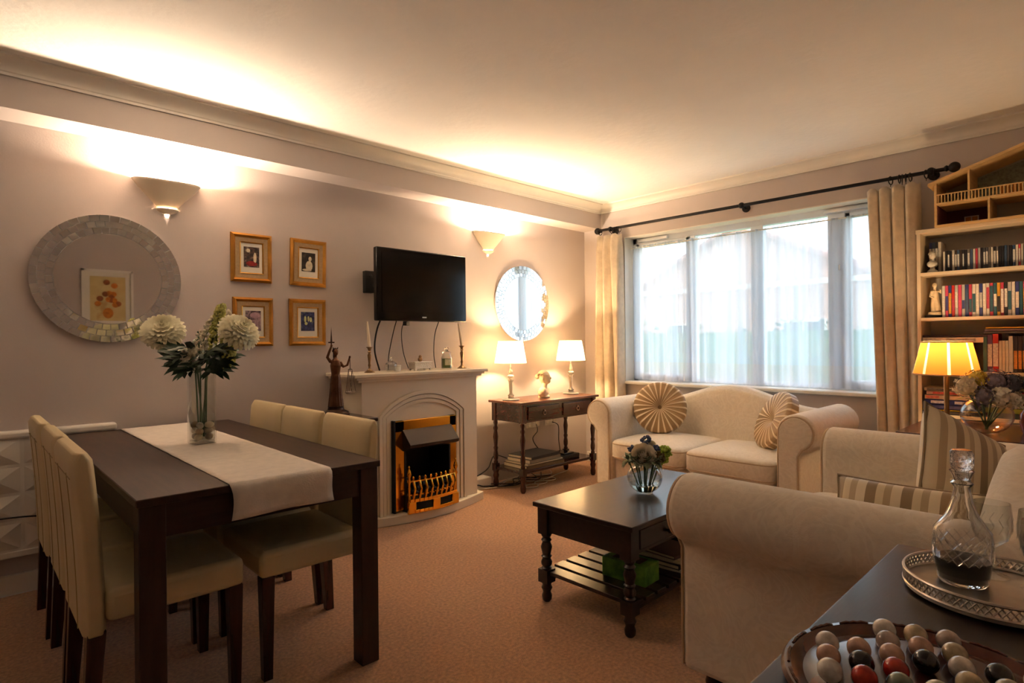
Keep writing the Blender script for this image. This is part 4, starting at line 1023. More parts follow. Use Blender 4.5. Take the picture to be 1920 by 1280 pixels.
b.obj('figure', plas, bu, remesh=.0035)
hb_ = B().sph((0, .006, .186), (.046, .054, .05), 20, 12, bot=-.35).sph((0, .058, .18), (.024, .022, .024), 14, 8)
for i in range(16):
    a = -1.4+2.8*i/15; hb_.tube([(.044*sin(a), -.044*cos(a)-.002, .192), (.046*sin(a)*1.02, -.01, .212), (.02*sin(a), .045, .20)], [.006, .008, .006], 6)
hb_.obj('hair', plas, bu, remesh=.0035)

# things on and under the console
z = .172
for i, (sx, sy, sz, col, lb) in enumerate([(.44, .28, .03, (84,70,54), 'thick brown book at the bottom of the pile under the console table'), (.42, .27, .012, (196,184,160), 'cream folder near the bottom of the pile under the console table'), (.38, .26, .028, (120,112,100), 'grey hardback in the middle of the pile under the console table'), (.36, .26, .022, (30,32,36), 'black laptop-like case on top of the pile under the console table')]):
    book('book', (sx, sy, sz), (3.50, 3.41, z), col, lb, .03*(i-1)); z += sz+.001
rt_ = E('router_box', (3.88, 3.42, .172), 'black router box on the right half of the console shelf', 'router')
B().box(-.12, .12, -.09, .09, 0, .035).obj('case', black_m, rt_, bevel=.006); B().box(-.07, .07, -.07, .07, .035, .05).obj('upper_case', black_gl, rt_, bevel=.006)
sk = M('socket_white', (228,222,210), .4)
for x in (3.78, 4.02):
    s_ = E('wall_socket', (x, WL-.001, .46), 'white double wall socket behind the %s of the console table' % ('middle' if x < 3.9 else 'right end'), 'socket')
    B().box(-.073, .073, -.012, 0, -.043, .043).obj('plate', sk, s_, bevel=.004)
    for dx in (-.035, .035): B().box(dx-.024, dx+.024, -.045, -.012, -.03, .022).obj('plug', sk, s_, bevel=.006)
rnd = random.Random(21)
for i in range(7):
    x0 = rnd.uniform(2.98, 3.3); pts = [(x0, rnd.uniform(3.5, 3.64), .008)]
    for q in range(4): pts.append((pts[-1][0]+rnd.uniform(.08, .22), rnd.uniform(3.42, 3.66), .008+.006*(i % 3)+.012*rnd.random()))
    cable('cable', pts, .004, cord_m if i % 3 else wcord_m, '%s cable, %s of the tangle on the carpet under the console table' % ('black' if i % 3 else 'white', ORD(i)))
for i in range(3):
    c = (3.42+.14*i, 3.36+.03*i, .007); pts = [(c[0]+(.07+.015*sin(q*2))*cos(q), c[1]+.05*sin(q), .007+.003*(q/3 % 2)) for q in [j*.55 for j in range(20)]]
    cable('cable', pts, .0035, wcord_m, 'coiled white cable loop, %s from the left under the console table' % ORD(i))
cable('cable', [(3.79, 3.66, .45), (3.74, 3.60, .40), (3.66, 3.58, .34), (3.72, 3.55, .24), (3.80, 3.5, .21)], .004, cord_m, 'black cable looping from the middle socket down to the console shelf')
cable('cable', [(4.0, 3.66, .45), (4.02, 3.60, .42), (3.98, 3.56, .3), (3.93, 3.5, .215)], .004, cord_m, 'black cable dropping from the right socket to the router box')
cable('cable', [(2.95, 3.64, .095), (3.05, 3.62, .11), (3.15, 3.60, .16), (3.24, 3.62, .25), (3.4, 3.64, .2)], .0045, cord_m, 'black cable climbing past the left leg of the console table')
cable('cable', [(2.9, 3.58, .01), (3.0, 3.57, .05), (3.1, 3.6, .02), (3.2, 3.58, .012)], .005, cord_m, 'black cable snaking along the plinth beside the hearth')

# ------------------------------------------------------------------ bookcase against the window wall
BX, BXB, BY0, BY1 = 4.28, 4.545, -.02, .862
case_m = M('bookcase_cream', (226,206,176), .5, var=.03)
bc = E('bookcase', ((BX+BXB)/2, (BY0+BY1)/2, 0), 'tall cream bookcase full of books and discs beside the window curtain', 'bookcase')
SH = [.06, .40, .736, .999, 1.322, 1.598]
for y in (BY0, BY1-.02): at(bc, B().box(BX, BXB, y, y+.02, 0, 1.862), 'side_panel', case_m, bevel=.002)
at(bc, B().box(BX-.004, BXB, BY0-.004, BY1+.004, 1.838, 1.862), 'top_board', case_m, bevel=.002)
for z in SH: at(bc, B().box(BX, BXB-.008, BY0+.02, BY1-.02, z-.02, z), 'shelf', case_m, bevel=.002)
at(bc, B().box(BXB-.008, BXB, BY0+.02, BY1-.02, .04, 1.838), 'back_panel', M('bookcase_back', (196,190,182), .7), smooth=0)
def upright(kind, cat, y, wd, h, dep, z, col, label, group, x0=None, lean=0, band=None):
    # spine faces -x
    x0 = x0 if x0 is not None else BX+.035
    e = E(kind, (x0, y-wd/2, z), label, cat, group=group); e.rotation_euler = (lean, 0, 0)
    cm = M('spine_%d_%d_%d' % col, col, .4, var=.1, ns=30)
    B().box(0, dep, -wd/2+.0004, wd/2-.0004, 0, h).obj('case', cm, e, smooth=0)
    if band:
        B().box(-.0006, .0004, -wd/2+.0012, wd/2-.0012, h*band[1], h*band[2]).obj('spine_band', M('band_%d_%d_%d' % band[0], band[0], .5, var=.25, ns=90), e, smooth=0)
    return e
rnd = random.Random(31)
CN = {(38,36,40): 'black', (70,70,76): 'grey', (180,176,170): 'pale grey', (126,44,44): 'dark red', (60,80,110): 'slate blue', (214,206,194): 'white', (176,60,80): 'crimson', (66,54,48): 'brown', (110,104,100): 'mid grey', (40,84,96): 'teal', (200,70,100): 'pink', (206,150,50): 'amber', (190,48,40): 'red', (70,110,60): 'green', (52,60,116): 'blue'}
cols_cd = [(38,36,40), (70,70,76), (38,36,40), (180,176,170), (126,44,44), (60,80,110), (66,54,48), (214,206,194), (38,36,40), (176,60,80), (110,104,100)]
y = .735; i = 0
while y > .17:
    wd = rnd.choice((.0095, .0105, .0105, .012)); c = rnd.choice(cols_cd)
    upright('disc_case', 'disc case', y, wd, .122+rnd.uniform(-.002, .003), .125, SH[5], c, '%s disc case, %s from the left in the upper row' % (CN[c], ORD(i)), 'disc cases on the upper shelf', band=((200,196,190), .2, .8) if rnd.random() < .3 else None)
    y -= wd+.0012; i += 1
cols_dvd = [(214,206,194), (190,48,40), (214,206,194), (52,60,116), (200,70,100), (40,84,96), (38,36,40), (214,206,194), (180,176,170), (206,150,50), (176,60,80), (60,80,110)]
y = .742; i = 0
while y > .17:
    wd = rnd.choice((.0145, .0145, .016)); c = rnd.choice(cols_dvd); bc_ = rnd.choice(cols_dvd)
    upright('film_case', 'film case', y, wd, .19, .135, SH[4], c, '%s film case, %s from the left in the row of film cases' % (CN[c], ORD(i)), 'film cases on the middle shelf', band=(bc_, rnd.uniform(.08, .3), rnd.uniform(.5, .92)))
    y -= wd+.0012; i += 1
for j, c in enumerate(((52,60,116), (60,80,110), (38,36,40), (214,206,194))):
    upright('film_case', 'film case', .815-.0155*j, .0145, .19, .135, SH[5], c, '%s film case, %s of four behind the small white bust' % (CN[c], ORD(j)), 'film cases on the upper shelf', x0=BX+.09, band=((200,196,190), .3, .8))
# figurines
fig_m = M('resin_ivory', (226,206,170), .6, var=.1, ns=25); white_r = M('resin_white', (222,214,200), .6, var=.1, ns=25)
sb = E('figurine', (BX+.045, .79, SH[5]), 'small white bust figurine on the upper bookcase shelf', 'figurine', rz=-.6)
B().lathe([(.026, 0), (.026, .012), (.014, .02), (.012, .032)], (0,0,0), 16).obj('plinth', white_r, sb)
B().sph((0, 0, .052), (.034, .022, .022), 14, 8).tube([(0, 0, .06), (0, 0, .085)], [.014, .010], 10).sph((0, 0, .104), (.017, .019, .023), 14, 10).sph((-.017, 0, .104), (.005, .005, .008), 8, 6).obj('figure', white_r, sb, remesh=.002)
B().sph((0, .003, .113), (.019, .021, .017), 12, 8, bot=-.2).obj('hair', white_r, sb, smooth=180)
fg = E('figurine', (BX+.05, .782, SH[4]), 'ivory figurine of a standing robed figure on a black base', 'figurine', rz=-.9)
B().box(-.042, .042, -.03, .03, 0, .016).obj('base_block', black_m, fg, bevel=.002)
b = B().lathe([(.036, .016), (.034, .03), (.028, .036)], (0,0,0), 16)
b.tube([(-.006, 0, .03), (-.010, 0, .08), (-.004, 0, .115)], [.012, .012, .014], 10).tube([(.012, -.004, .03), (.012, -.008, .075), (.004, 0, .115)], [.009, .011, .014], 10)
b.tube([(0, 0, .11), (.0, 0, .14), (.002, 0, .165)], [.017, .019, .017], 12).tube([(.002, 0, .165), (.0, -.002, .185)], [.009, .008], 8).sph((.0, -.003, .198), (.0125, .014, .016), 12, 8)
b.tube([(.016, 0, .165), (.034, -.006, .15), (.024, -.016, .172)], [.007, .006, .005], 8).tube([(-.016, 0, .163), (-.028, -.004, .13), (-.014, -.016, .12)], [.007, .006, .005], 8)
b.tube([(.018, .012, .16), (.026, .02, .10), (.03, .014, .035)], [.008, .012, .014], 8)
b.obj('figure', fig_m, fg, remesh=.0022)
# lying books helper: spine faces -x
def lying(y1, y0, z, th, col, label, dep=.17, band=None, x0=BX+.012):
    e = E('book', (x0, (y0+y1)/2, z), label, 'book', group='books lying on the bookcase')
    c = .002; L_ = abs(y1-y0)/2
    cm = M('cover_%d_%d_%d' % col, col, .45, var=.06)
    B().box(0, dep, -L_, L_, 0, c).box(0, dep, -L_, L_, th-c, th).box(0, c, -L_, L_, 0, th).obj('cover', cm, e, smooth=0)
    B().box(c, dep-.004, -L_+.004, L_-.004, c, th-c).obj('pages', M('paper_book', (214,196,164), .9, var=.08, ns=60), e, smooth=0)
    if band:
        for (a, b2, bc2) in band: B().box(-.0006, .0004, L_-2*L_*b2, L_-2*L_*a, th*.22, th*.78).obj('spine_band', M('band_%d_%d_%d' % bc2, bc2, .5, var=.3, ns=80), e, smooth=0)
    return e
z = SH[3]
stackC = [(.836, .60, .030, (70,60,66), 'dark book', None), (.836, .62, .026, (150,110,120), 'mauve paperback', None), (.834, .61, .024, (60,84,78), 'teal book', None), (.836, .598, .026, (134,60,56), 'dull red paperback', [(.1, .8, (196,150,140))]), (.836, .59, .024, (146,150,112), 'sage green paperback with red end', [(0, .1, (190,40,36)), (.86, .98, (214,120,40)), (.2, .75, (120,124,90))]), (.836, .60, .034, (56,58,66), 'dark paperback with orange half', [(.05, .5, (170,170,176)), (.55, .98, (214,130,60))]), (.838, .545, .034, (222,206,182), 'wide cream hardback', [(.05, .32, (190,176,156)), (.4, .88, (186,170,150))]), (.838, .53, .012, (50,34,40), 'thin dark book', None)]
for j, (a, b2, th, col, lb, bd) in enumerate(stackC):
    lying(a, b2, z, th, col, '%s, %s up in the stack behind the striped lampshade' % (lb, ORD(j)), band=bd); z += th+.0008
zt = SH[3]
ups = [(.018, .21, (50,110,104), 'teal'), (.022, .215, (92,60,100), 'purple'), (.026, .22, (190,40,36), 'red'), (.013, .18, (226,210,176), 'ivory'), (.013, .18, (226,206,170), 'cream'), (.013, .18, (222,208,180), 'pale cream'), (.018, .205, (226,216,200), 'white'), (.018, .205, (50,44,48), 'black and orange'), (.017, .205, (56,48,50), 'charcoal and orange'), (.017, .205, (44,42,52), 'dark and orange'), (.012, .205, (52,40,40), 'slim dark'), (.017, .205, (60,50,44), 'brown-black'), (.030, .245, (224,212,194), 'tall off-white'), (.03, .25, (40,38,42), 'tall black'), (.03, .25, (52,48,56), 'tall slate'), (.028, .22, (120,60,60), 'maroon')]
y = .548
for j, (wd, h, col, nm) in enumerate(ups):
    upright('book', 'book', y, wd, h, .15, zt, col, '%s upright book, %s from the left beside the lampshade' % (nm, ORD(j)), 'upright books on the bookcase', x0=BX+.02, band=((214,140,60), .1, .6) if 'orange' in nm else (((214,200,180), .15, .75) if j in (1, 2) else None), lean=.03 if j > 11 else 0); y -= wd+.0015
for j, (a, b2, th, col, lb, xo) in enumerate([(.545, .36, .012, (110,104,100), 'grey slim book', 0), (.54, .365, .014, (132,116,122), 'mauve slim book', .003), (.535, .362, .010, (226,176,60), 'thin yellow book', 0)]):
    lying(a, b2, SH[3]+.2215+[0, .013, .028][j], th, col, '%s lying across the tops of the upright books' % lb, dep=.14, x0=BX+.018+xo)
z = SH[2]
for j, (a, b2, th, col, lb, bd) in enumerate([(.84, .56, .022, (44,40,42), 'black paperback with yellow edge', [(.1, .9, (70,64,60))]), (.842, .55, .007, (226,190,40), 'thin yellow book', None), (.82, .57, .028, (44,50,104), 'thick blue book', [(.1, .7, (90,90,140))]), (.832, .56, .030, (40,50,120), 'blue hardback with white title', [(.12, .45, (206,206,220)), (.55, .9, (214,214,224))]), (.83, .57, .027, (214,180,150), 'beige book with red pattern', [(.03, .28, (206,110,90))]), (.82, .56, .022, (222,176,148), 'peach paperback', [(.12, .6, (190,70,60))]), (.832, .56, .020, (216,196,164), 'cream paperback with black title', [(.05, .5, (90,80,70))])]):
    lying(a, b2, z, th, col, '%s, %s from the bottom in the stack below the lampshade' % (lb, ORD(j)), band=bd); z += th+.0008
z = SH[2]
for j, (a, b2, th, col, lb, bd) in enumerate([(.53, .2, .03, (70,80,70), 'dark green book', None), (.54, .2, .028, (150,160,60), 'olive yellow book', None), (.53, .2, .024, (160,170,170), 'grey-green book', None), (.53, .2, .030, (226,170,40), 'yellow hardback', [(.3, .7, (90,70,30))]), (.535, .2, .036, (190,26,34), 'red hardback', [(.08, .6, (214,190,170))]), (.548, .2, .024, (90,80,48), 'olive brown book', [(.05, .7, (150,136,96))]), (.54, .2, .02, (36,40,40), 'black-green book', None)]):
    lying(a, b2, z, th, col, '%s, %s from the bottom in the right-hand stack behind the hydrangeas' % (lb, ORD(j)), band=bd); z += th+.0008
z = SH[1]
for j, (a, b2, th, col, lb) in enumerate([(.70, .3, .05, (60,60,66), 'dark atlas'), (.69, .3, .04, (190,160,40), 'mustard book'), (.68, .3, .05, (50,50,60), 'black album'), (.66, .3, .02, (206,190,160), 'cream booklet'), (.66, .3, .04, (36,36,44), 'black box file')]):
    lying(a, b2, z, th, col, '%s, %s from the bottom on the low shelf behind the side table' % (lb, ORD(j)), dep=.2); z += th+.001

# doll's house on top of the bookcase
dh = E('dolls_house', (4.40, .34, 1.862), "open-fronted wooden doll's house on top of the bookcase", "doll's house")
dw = M('pale_ply', (214,176,120), .6, var=.12, ns=8, stretch=(1,1,8)); dark_in = M('maroon_paper', (96,44,44), .8); green_in = M('green_paper', (150,158,140), .8, var=.3, ns=70); grey_in = M('pale_paper', (186,182,166), .8)
HX0, HX1, HY0, HY1 = 4.25, 4.53, -.085, .765; Z0 = 1.862; Z1 = 2.005; ZE = 2.135; ZR = 2.275; ym = .34
def hp(b, nm, m, **k): return at(dh, b, nm, m, **k)
for y in (HY0, HY1-.012): hp(B().box(HX0, HX1, y, y+.012, Z0, ZE), 'side_wall', dw)
hp(B().box(HX0, HX1, HY0+.012, HY1-.012, Z0, Z0+.012), 'ground_floor', dw); hp(B().box(HX0, HX1, HY0+.012, HY1-.012, Z1-.012, Z1), 'upper_floor', dw)
hp(B().prism([(HY0, Z0+.012), (HY1, Z0+.012), (HY1, ZE), (ym, ZR-.012), (HY0, ZE)], HX1-.006, HX1, 'x'), 'back_wall', grey_in, smooth=0)
for s_ in (-1, 1):
    yo = ym+s_*(HY1-ym+.03); zo = ZE-.008
    hp(B().add([(HX0-.01, ym, ZR), (HX1, ym, ZR), (HX1, yo, zo), (HX0-.01, yo, zo), (HX0-.01, ym, ZR-.016), (HX1, ym, ZR-.016), (HX1, yo, zo-.016), (HX0-.01, yo, zo-.016)], [(0,1,2,3),(7,6,5,4),(0,3,7,4),(1,5,6,2),(2,6,7,3)]), 'roof', dw, smooth=0)
hp(B().box(HX0, HX1-.006, .595, .605, Z1, 2.175), 'partition', dw); hp(B().box(HX0, HX1-.006, .505, .515, Z0+.012, Z1-.012), 'partition', dw); hp(B().box(HX0, HX1-.006, .12, .13, Z0+.012, Z1-.012), 'partition', dw)
hp(B().box(HX1-.009, HX1-.006, .516, .752, Z0+.012, Z1-.012).box(HX0+.02, HX1-.009, .750, .753, Z0+.012, Z1-.012), 'wallpaper', dark_in, smooth=0)
hp(B().prism([(.13, Z1), (.594, Z1), (.594, 2.17), (.34, ZR-.03), (.13, 2.17)], HX1-.009, HX1-.006, 'x'), 'wallpaper', green_in, smooth=0)
pc = hp(B().box(HX1-.013, HX1-.009, .59, .66, Z0+.03, Z0+.085), 'double_picture', M('pic_white', (220,210,196), .6))
for ya in (.596, .628): hp(B().box(HX1-.0145, HX1-.013, ya, ya+.026, Z0+.036, Z0+.079), 'picture_panel', M('pic_amber', (206,140,40), .6))
b = B().box(HX0, HX0+.008, HY0+.012, HY1-.012, Z1+.045, Z1+.051)
hp(b, 'rail', dw)
for i in range(52):
    yy = HY0+.02+i*(HY1-HY0-.04)/51; hp(B().box(HX0+.001, HX0+.006, yy-.0025, yy+.0025, Z1, Z1+.046), 'baluster', dw, smooth=0)
for i, ya in enumerate((.375, .40, .43, .455)):
    hp(B().box(HX0+.03, HX0+.05, ya-.009, ya+.009, Z1, Z1+.05), 'toy_chest', M('toy_amber', (190,120,40), .6), smooth=0)

# ------------------------------------------------------------------ side table with lamp and hydrangeas
s2 = E('side_table', (3.84, .45, 0), 'dark wooden side table in front of the bookcase behind the sofa arm', 'table')
at(s2, B().box(3.48, 4.20, .10, .80, .70, .72), 'tabletop', mahog, bevel=.003)
for x in (3.52, 4.16):
    for y in (.14, .76): at(s2, B().taper(x, y, 0, .70, .016, .022), 'leg', mahog)
for y in (.12, .765): at(s2, B().box(3.54, 4.14, y, y+.015, .63, .70), 'apron', mahog)
l3 = E('table_lamp', (3.86, .648, .72), 'lit brass table lamp with gold pleated striped shade', 'lamp')
B().lathe([(.085, 0), (.085, .006), (.075, .012), (.04, .02), (.018, .04), (.012, .06), (.014, .08), (.011, .10), (.014, .28), (.017, .34), (.012, .36)], (0,0,0), 24).obj('brass_stem', antique, l3)
def shf(off):
    def f(u, v):
        a = 2*pi*u; r = .150+(.112-.150)*v
        return (r*cos(a), r*sin(a), .282+.175*v)
    return f
n = 64; b = B(); b.grid(shf(0), n, 6)
b.m = []
for i in range(n):
    for j in range(6): b.m.append(1 if (i % 8) in (2,) or (i % 8 == 3 and False) else 0)
b.obj('shade', [shade2_m, shade2w_m], l3, smooth=180)
for z_, r_ in ((.282, .151), (.457, .113)): B().tube([(r_*cos(2*pi*i/48), r_*sin(2*pi*i/48), z_) for i in range(48)], .0045, 6, closed=True).obj('shade_trim', M('shade_trim', (206,170,130), .8), l3)
B().sph((0, 0, .39), (.018, .018, .026), 12, 8).obj('bulb', M('bulb_glow', (255,214,150), .5, emit=4), l3)
point('lamp_light', (0, 0, .40), LAMP3_W, LAMPC, .025, l3)
HB = (3.70, .46, .72)
hbw = E('glass_bowl', HB, 'round smoky glass bowl of hydrangeas on the side table', 'bowl')
prof = [(0, .002), (.045, .002)]+[(.108*cos(t), .095+.094*sin(t)) for t in [radians(a) for a in range(-62, 56, 8)]]
B().lathe(prof+[(r-.003, z) for r, z in reversed(prof[2:])]+[(.045, .01), (0, .01)], (0,0,0), 32, cap=False).obj('bowl_wall', thin_glass('smoky_glass', (.90, .84, .78), 1.0), hbw, smooth=60)
hyd = [M('hydrangea_cream', (226,206,170), .7, var=.15, ns=30), M('hydrangea_lilac', (150,136,146), .7, var=.25, ns=30), M('hydrangea_slate', (96,98,110), .7, var=.25, ns=30), M('hydrangea_yellow', (226,200,90), .7, var=.2, ns=30), M('flower_white_star', (232,222,200), .7, var=.08)]
G2 = 'hydrangea stems in the smoky bowl'
rnd = random.Random(8)
for j, (r, d, h, R, mi, lb) in enumerate([(-.10, 0, .235, .062, 0, 'cream hydrangea head at the left of the bouquet beside the striped lamp'), (-.035, .02, .265, .055, 3, 'yellow hydrangea head at the top left of the bouquet beside the striped lamp'), (.03, -.01, .255, .066, 1, 'lilac-grey hydrangea head in the middle of the bouquet'), (.115, .0, .24, .065, 2, 'slate-blue hydrangea head at the right of the bouquet'), (.02, -.06, .19, .05, 4, 'white star-petalled flower head low at the front of the bouquet'), (.085, -.05, .175, .045, 4, 'second white star-petalled flower head over the bowl rim'), (-.05, -.04, .195, .045, 1, 'small lilac hydrangea head low at the left of the bouquet')]):
    e = E('hydrangea', (HB[0], HB[1], HB[2]+.012), lb, 'flower', group=G2); c = rp(r, d, h-.012)
    B().tube(stempath((-.1*r, -.1*d, .01), tuple(c*.9), (0,0,0), 6), .004, 6).obj('stem', stem_m, e)
    b = B()
    for k_ in range(70 if mi != 4 else 26):
        dv = Vector((rnd.gauss(0,1), rnd.gauss(0,1), rnd.gauss(0,1)+.2)).normalized(); pc_ = c+dv*R*rnd.uniform(.75, 1.0)
        tx = dv.cross(Vector((.3,.5,.8))).normalized(); ty = dv.cross(tx)
        for q in range(4 if mi != 4 else 5):
            a = 2*pi*q/(4 if mi != 4 else 5); sz = .013 if mi != 4 else .02
            b.leaf(tuple(pc_), tuple(pc_+(tx*cos(a)+ty*sin(a))*sz+dv*.003), sz*.42, tuple(dv), .1)
    b.sph(tuple(c), R*.72, 10, 8)
    b.obj('florets', hyd[mi], e, smooth=60)
e = E('leaf_sprig', (HB[0], HB[1], HB[2]+.012), 'green leaves drooping over the right rim of the hydrangea bowl', 'leaves', group=G2); b = B()
for t, w_ in ((rp(.15, -.04, .11), .035), (rp(.11, -.09, .13), .03)): b.leaf((0, 0, .14), tuple(t), w_, (0,0,1), .15)
b.obj('leaves', leaf2_m, e)
e = E('leaf_sprig', (HB[0], HB[1], HB[2]+.012), 'yellow-green leaf pointing left from the hydrangea bouquet', 'leaves', group=G2)
b = B(); b.leaf((-.03, 0, .14), tuple(rp(-.19, -.04, .165)), .022, (0,0,1), .1); b.leaf((-.03, 0, .14), tuple(rp(-.16, -.01, .215)), .014, (0,0,1), .1); b.obj('leaves', M('leaf_yellow', (190,180,80), .6, var=.2), e)
rb = E('red_glass_ornament', (3.82, .30, .72), 'dark red glass ornament behind the hydrangea bowl', 'ornament')
B().lathe([(.035, 0), (.04, .01), (.05, .06), (.046, .10), (.02, .14), (.014, .19), (.018, .21), (0, .212)], (0,0,0), 20).obj('glass_body', M('red_glass', (96,22,22), .1, coat=.5), rb)
B().tube([(.0, .02, .15), (-.02, .08, .165), (-.01, .13, .155)], [.016, .013, .007], 10).obj('glass_spout', M('red_glass', (96,22,22), .1, coat=.5), rb)

# ------------------------------------------------------------------ sideboard with tray, decanter, glasses and solitaire
DZ = .75
sd = E('sideboard', (.97, .07, 0), 'dark espresso sideboard in the near right corner beside the sofa arm', 'sideboard')
at(sd, B().box(.42, 1.49, -.20, .34, DZ-.025, DZ), 'top', black_wood, bevel=.004)
at(sd, B().box(.45, 1.46, -.18, .31, .10, DZ-.025), 'carcass', black_wood)
for xa, xb in ((.47, .94), (.97, 1.44)):
    d = at(sd, B().box(xa, xb, .31, .325, .14, DZ-.05), 'door', black_wood, bevel=.004)
    B().sph(((xa+xb)/2+(.19 if xa < .9 else -.19), .335, .5), .012, 12, 8).obj('knob', ring_m, d)
for x in (.48, 1.43):
    for y in (-.15, .28): at(sd, B().taper(x, y, 0, .10, .018, .025), 'foot', black_wood)
ty = E('gallery_tray', (1.29, .152, DZ), 'round silver gallery tray with pierced rim on the sideboard', 'tray')
TR = .130
B().lathe([(0, .010), (TR-.008, .010), (TR, .012), (TR, .006), (0, .006)], (0,0,0), 64, cap=False).obj('plate', silver, ty)
for k_ in range(4):
    a = pi/4+k_*pi/2; B().sph(((TR-.04)*cos(a), (TR-.04)*sin(a), .003), (.012, .012, .004), 10, 6).obj('foot', silver, ty)
for z_ in (.013, .034): B().tube([(TR*cos(2*pi*i/72)+.0, TR*sin(2*pi*i/72), z_) for i in range(72)], .0028, 6, closed=True).obj('rim_wire', silver, ty)
b = B()
for i in range(80):
    a = 2*pi*i/80; a2 = a+2*pi/80*1.6
    b.tube([(TR*cos(a), TR*sin(a), .013), (TR*cos(a2), TR*sin(a2), .034)], .0017, 5); b.tube([(TR*cos(a2), TR*sin(a2), .013), (TR*cos(a), TR*sin(a), .034)], .0017, 5)
T(b.obj('pierced_gallery', silver, ty), kind='stuff')
de = E('decanter', (1.305, .198, DZ+.0105), 'cut glass decanter half full of dark wine on the silver tray', 'decanter')
outer = [(.0, .0), (.040, .0), (.044, .006), (.050, .05), (.051, .088), (.050, .104), (.041, .116), (.029, .134), (.019, .162), (.0145, .19), (.020, .197), (.0145, .203), (.018, .214), (.022, .222)]
inn = [(r-.0035, max(z, .008)) for r, z in reversed(outer[1:])]+[(0, .008)]
B().lathe(outer+inn, (0,0,0), 40, cap=False).obj('decanter_wall', crystal, de, smooth=50)
B().lathe([(0, .009), (.039, .009), (.0455, .03), (.0465, .048), (0, .048)], (0,0,0), 36, cap=False).obj('wine', M('dark_wine', (20,6,8), .05, var=0), de, smooth=40)
b = B()
for i in range(18):
    a0 = 2*pi*i/18
    for s_ in (-1, 1): b.tube([((.0505+.0012*sin(pi*t))*cos(a0+s_*t*.8), (.0505+.0012*sin(pi*t))*sin(a0+s_*t*.8), .045+.045*t) for t in [q/6 for q in range(7)]], .0011, 4)
b.obj('diamond_cutting', crystal, de)
B().lathe([(.012, .205), (.0125, .222), (.019, .228), (.021, .236), (.021, .258), (.017, .264), (0, .265)], (0,0,0), 12).obj('stopper', cry_cut, de, smooth=20)
de.scale = (.86, .86, .9)
def goblet(x, y, label):
    e = E('wine_glass', (x, y, DZ+.0105), label, 'glass', group='cut wine glasses on the tray')
    o_ = [(.026, 0), (.026, .002), (.006, .006), (.0035, .012), (.0035, .05), (.008, .056), (.024, .07), (.030, .09), (.030, .112), (.0275, .136)]
    B().lathe(o_+[(r-.0015, z) for r, z in reversed(o_[6:])]+[(.006, .06), (0, .058)], (0,0,0), 32, cap=False).obj('glass_bowl_stem', glass_m, e, smooth=50)
    b = B()
    for i in range(14):
        a0 = 2*pi*i/14; b.tube([(.0302*cos(a0), .0302*sin(a0), .085), (.0302*cos(a0+.22), .0302*sin(a0+.22), .098), (.0302*cos(a0), .0302*sin(a0), .111)], .0008, 4)
    b.obj('cut_pattern', glass_m, e)
goblet(1.374, .165, 'cut wine glass just behind the decanter')
goblet(1.285, .088, 'cut wine glass at the right edge of the silver tray')
goblet(1.352, .098, 'cut wine glass at the back of the silver tray')
SX, SY = .868, .163
sl = E('solitaire_board', (SX, SY, DZ), 'round carved mahogany solitaire board on the sideboard', 'board game')
red_wood = wood('solitaire_wood', (84,40,28), .25, coat=.5)
prof = [(0, 0), (.15, 0), (.168, .008), (.170, .014), (.166, .019), (.158, .020), (.150, .016), (.143, .011), (.132, .012), (.125, .016), (.118, .018), (0, .018)]
B().lathe(prof, (0,0,0), 72, cap=False).obj('board', red_wood, sl, smooth=30)
for i in range(18):
    a = 2*pi*i/18; b = B()
    for q in range(3): b.tube([(.1605*cos(a+t*.12+q*.07), .1605*sin(a+t*.12+q*.07), .0195+.002*sin(pi*t)) for t in (0, .5, 1)], .0022, 5)
    b.obj('rim_carving', red_wood, sl)
mcols = [(206,192,160), (176,160,150), (30,30,32), (214,206,196), (120,128,112), (224,140,20), (190,174,140), (120,50,40), (170,40,30), (226,220,208), (186,180,160), (196,160,140)]
mn = ['buff', 'taupe', 'black', 'white-grey', 'green-grey', 'amber', 'tan', 'brown', 'red', 'milk white', 'stone', 'pink']
mm_ = [M('marble_%s' % nm_.replace(' ', '_').replace('-', '_'), c, .12, var=.5, ns=55, coat=.6, detail=8) for c, nm_ in zip(mcols, mn)]
rnd = random.Random(17); seq = []
cells = [(i, j) for i in range(-3, 4) for j in range(-3, 4) if abs(i) < 2 or abs(j) < 2]
order = 0
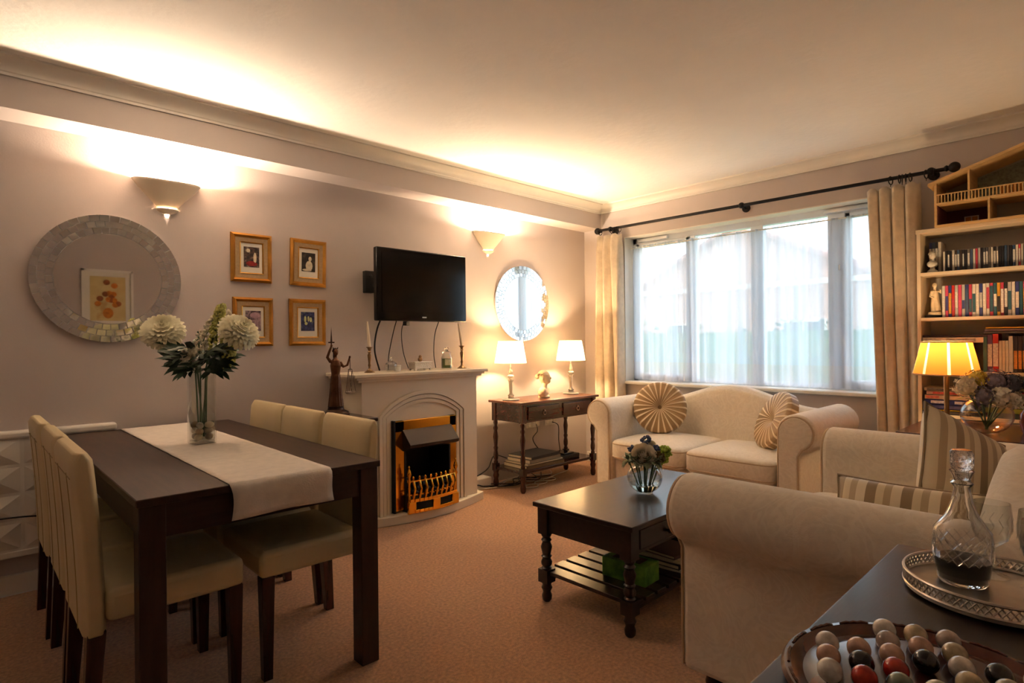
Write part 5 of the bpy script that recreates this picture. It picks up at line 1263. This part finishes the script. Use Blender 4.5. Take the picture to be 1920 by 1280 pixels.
fwd2 = Vector((cos(YAW), sin(YAW))); rgt2 = Vector((sin(YAW), -cos(YAW)))
for (i, j) in cells:
    if (i, j) == (0, 0): continue
    ang = radians(20); px, py = i*.0375, j*.0375; x = SX+px*cos(ang)-py*sin(ang); y = SY+px*sin(ang)+py*cos(ang)
    mi = rnd.choice((0,0,1,1,2,3,3,4,5,6,6,7,8,9,9,10,10,11))
    depth = (Vector((x, y))).dot(fwd2); side = Vector((x, y)).dot(rgt2)
    seq.append((depth, side, x, y, mi))
seq.sort(key=lambda q: -q[0])
rows = [seq[k_:k_+6] for k_ in range(0, len(seq), 6)]
for ri, row in enumerate(rows):
    for ci, (d_, s_, x, y, mi) in enumerate(sorted(row, key=lambda q: q[1])):
        o = B().sph((0,0,0), .0148, 18, 12).obj('marble', mm_[mi], smooth=180, loc=(x, y, DZ+.0185+.0125), rot=(rnd.random()*3, rnd.random()*3, 0))
        T(o, '%s marble, %s from left, %s row from back of the solitaire board' % (mn[mi], ORD(ci), ORD(ri)), 'marble', 'stone marbles on the solitaire board')

# framed flower print on the wall behind the camera, seen in the round mirror
pw_ = E('framed_print', (1.21, WR+.002, 1.72), 'white framed orange flower print, seen reflected in the round mirror', 'picture')
b = B()
for a in ((-.24, .24, 0, .022, -.32, -.295), (-.24, .24, 0, .022, .295, .32), (-.24, -.215, 0, .022, -.32, .32), (.215, .24, 0, .022, -.32, .32)): b.box(*a)
b.obj('frame', white_m, pw_); B().box(-.215, .215, .002, .008, -.295, .295).obj('mount', mat_m, pw_, smooth=0)
pr = B().box(-.165, .165, .008, .010, -.245, .245).obj('print', paint('print_ochre', (206,180,120), (214,190,130), (196,160,96), 8), pw_, smooth=0)
om = M('print_orange', (200,120,40), .7, var=.3, ns=30); omd = M('print_rust', (150,84,40), .7, var=.3, ns=30)
for i in range(13):
    B().sph((rnd.uniform(-.11, .11), .0105, rnd.uniform(-.08, .19)), (.032, .002, .030), 12, 6).obj('print_bloom', (om, omd)[i % 2], pr)
B().sph((0, .0105, -.16), (.05, .002, .06), 14, 6).obj('print_jug', om, pr)
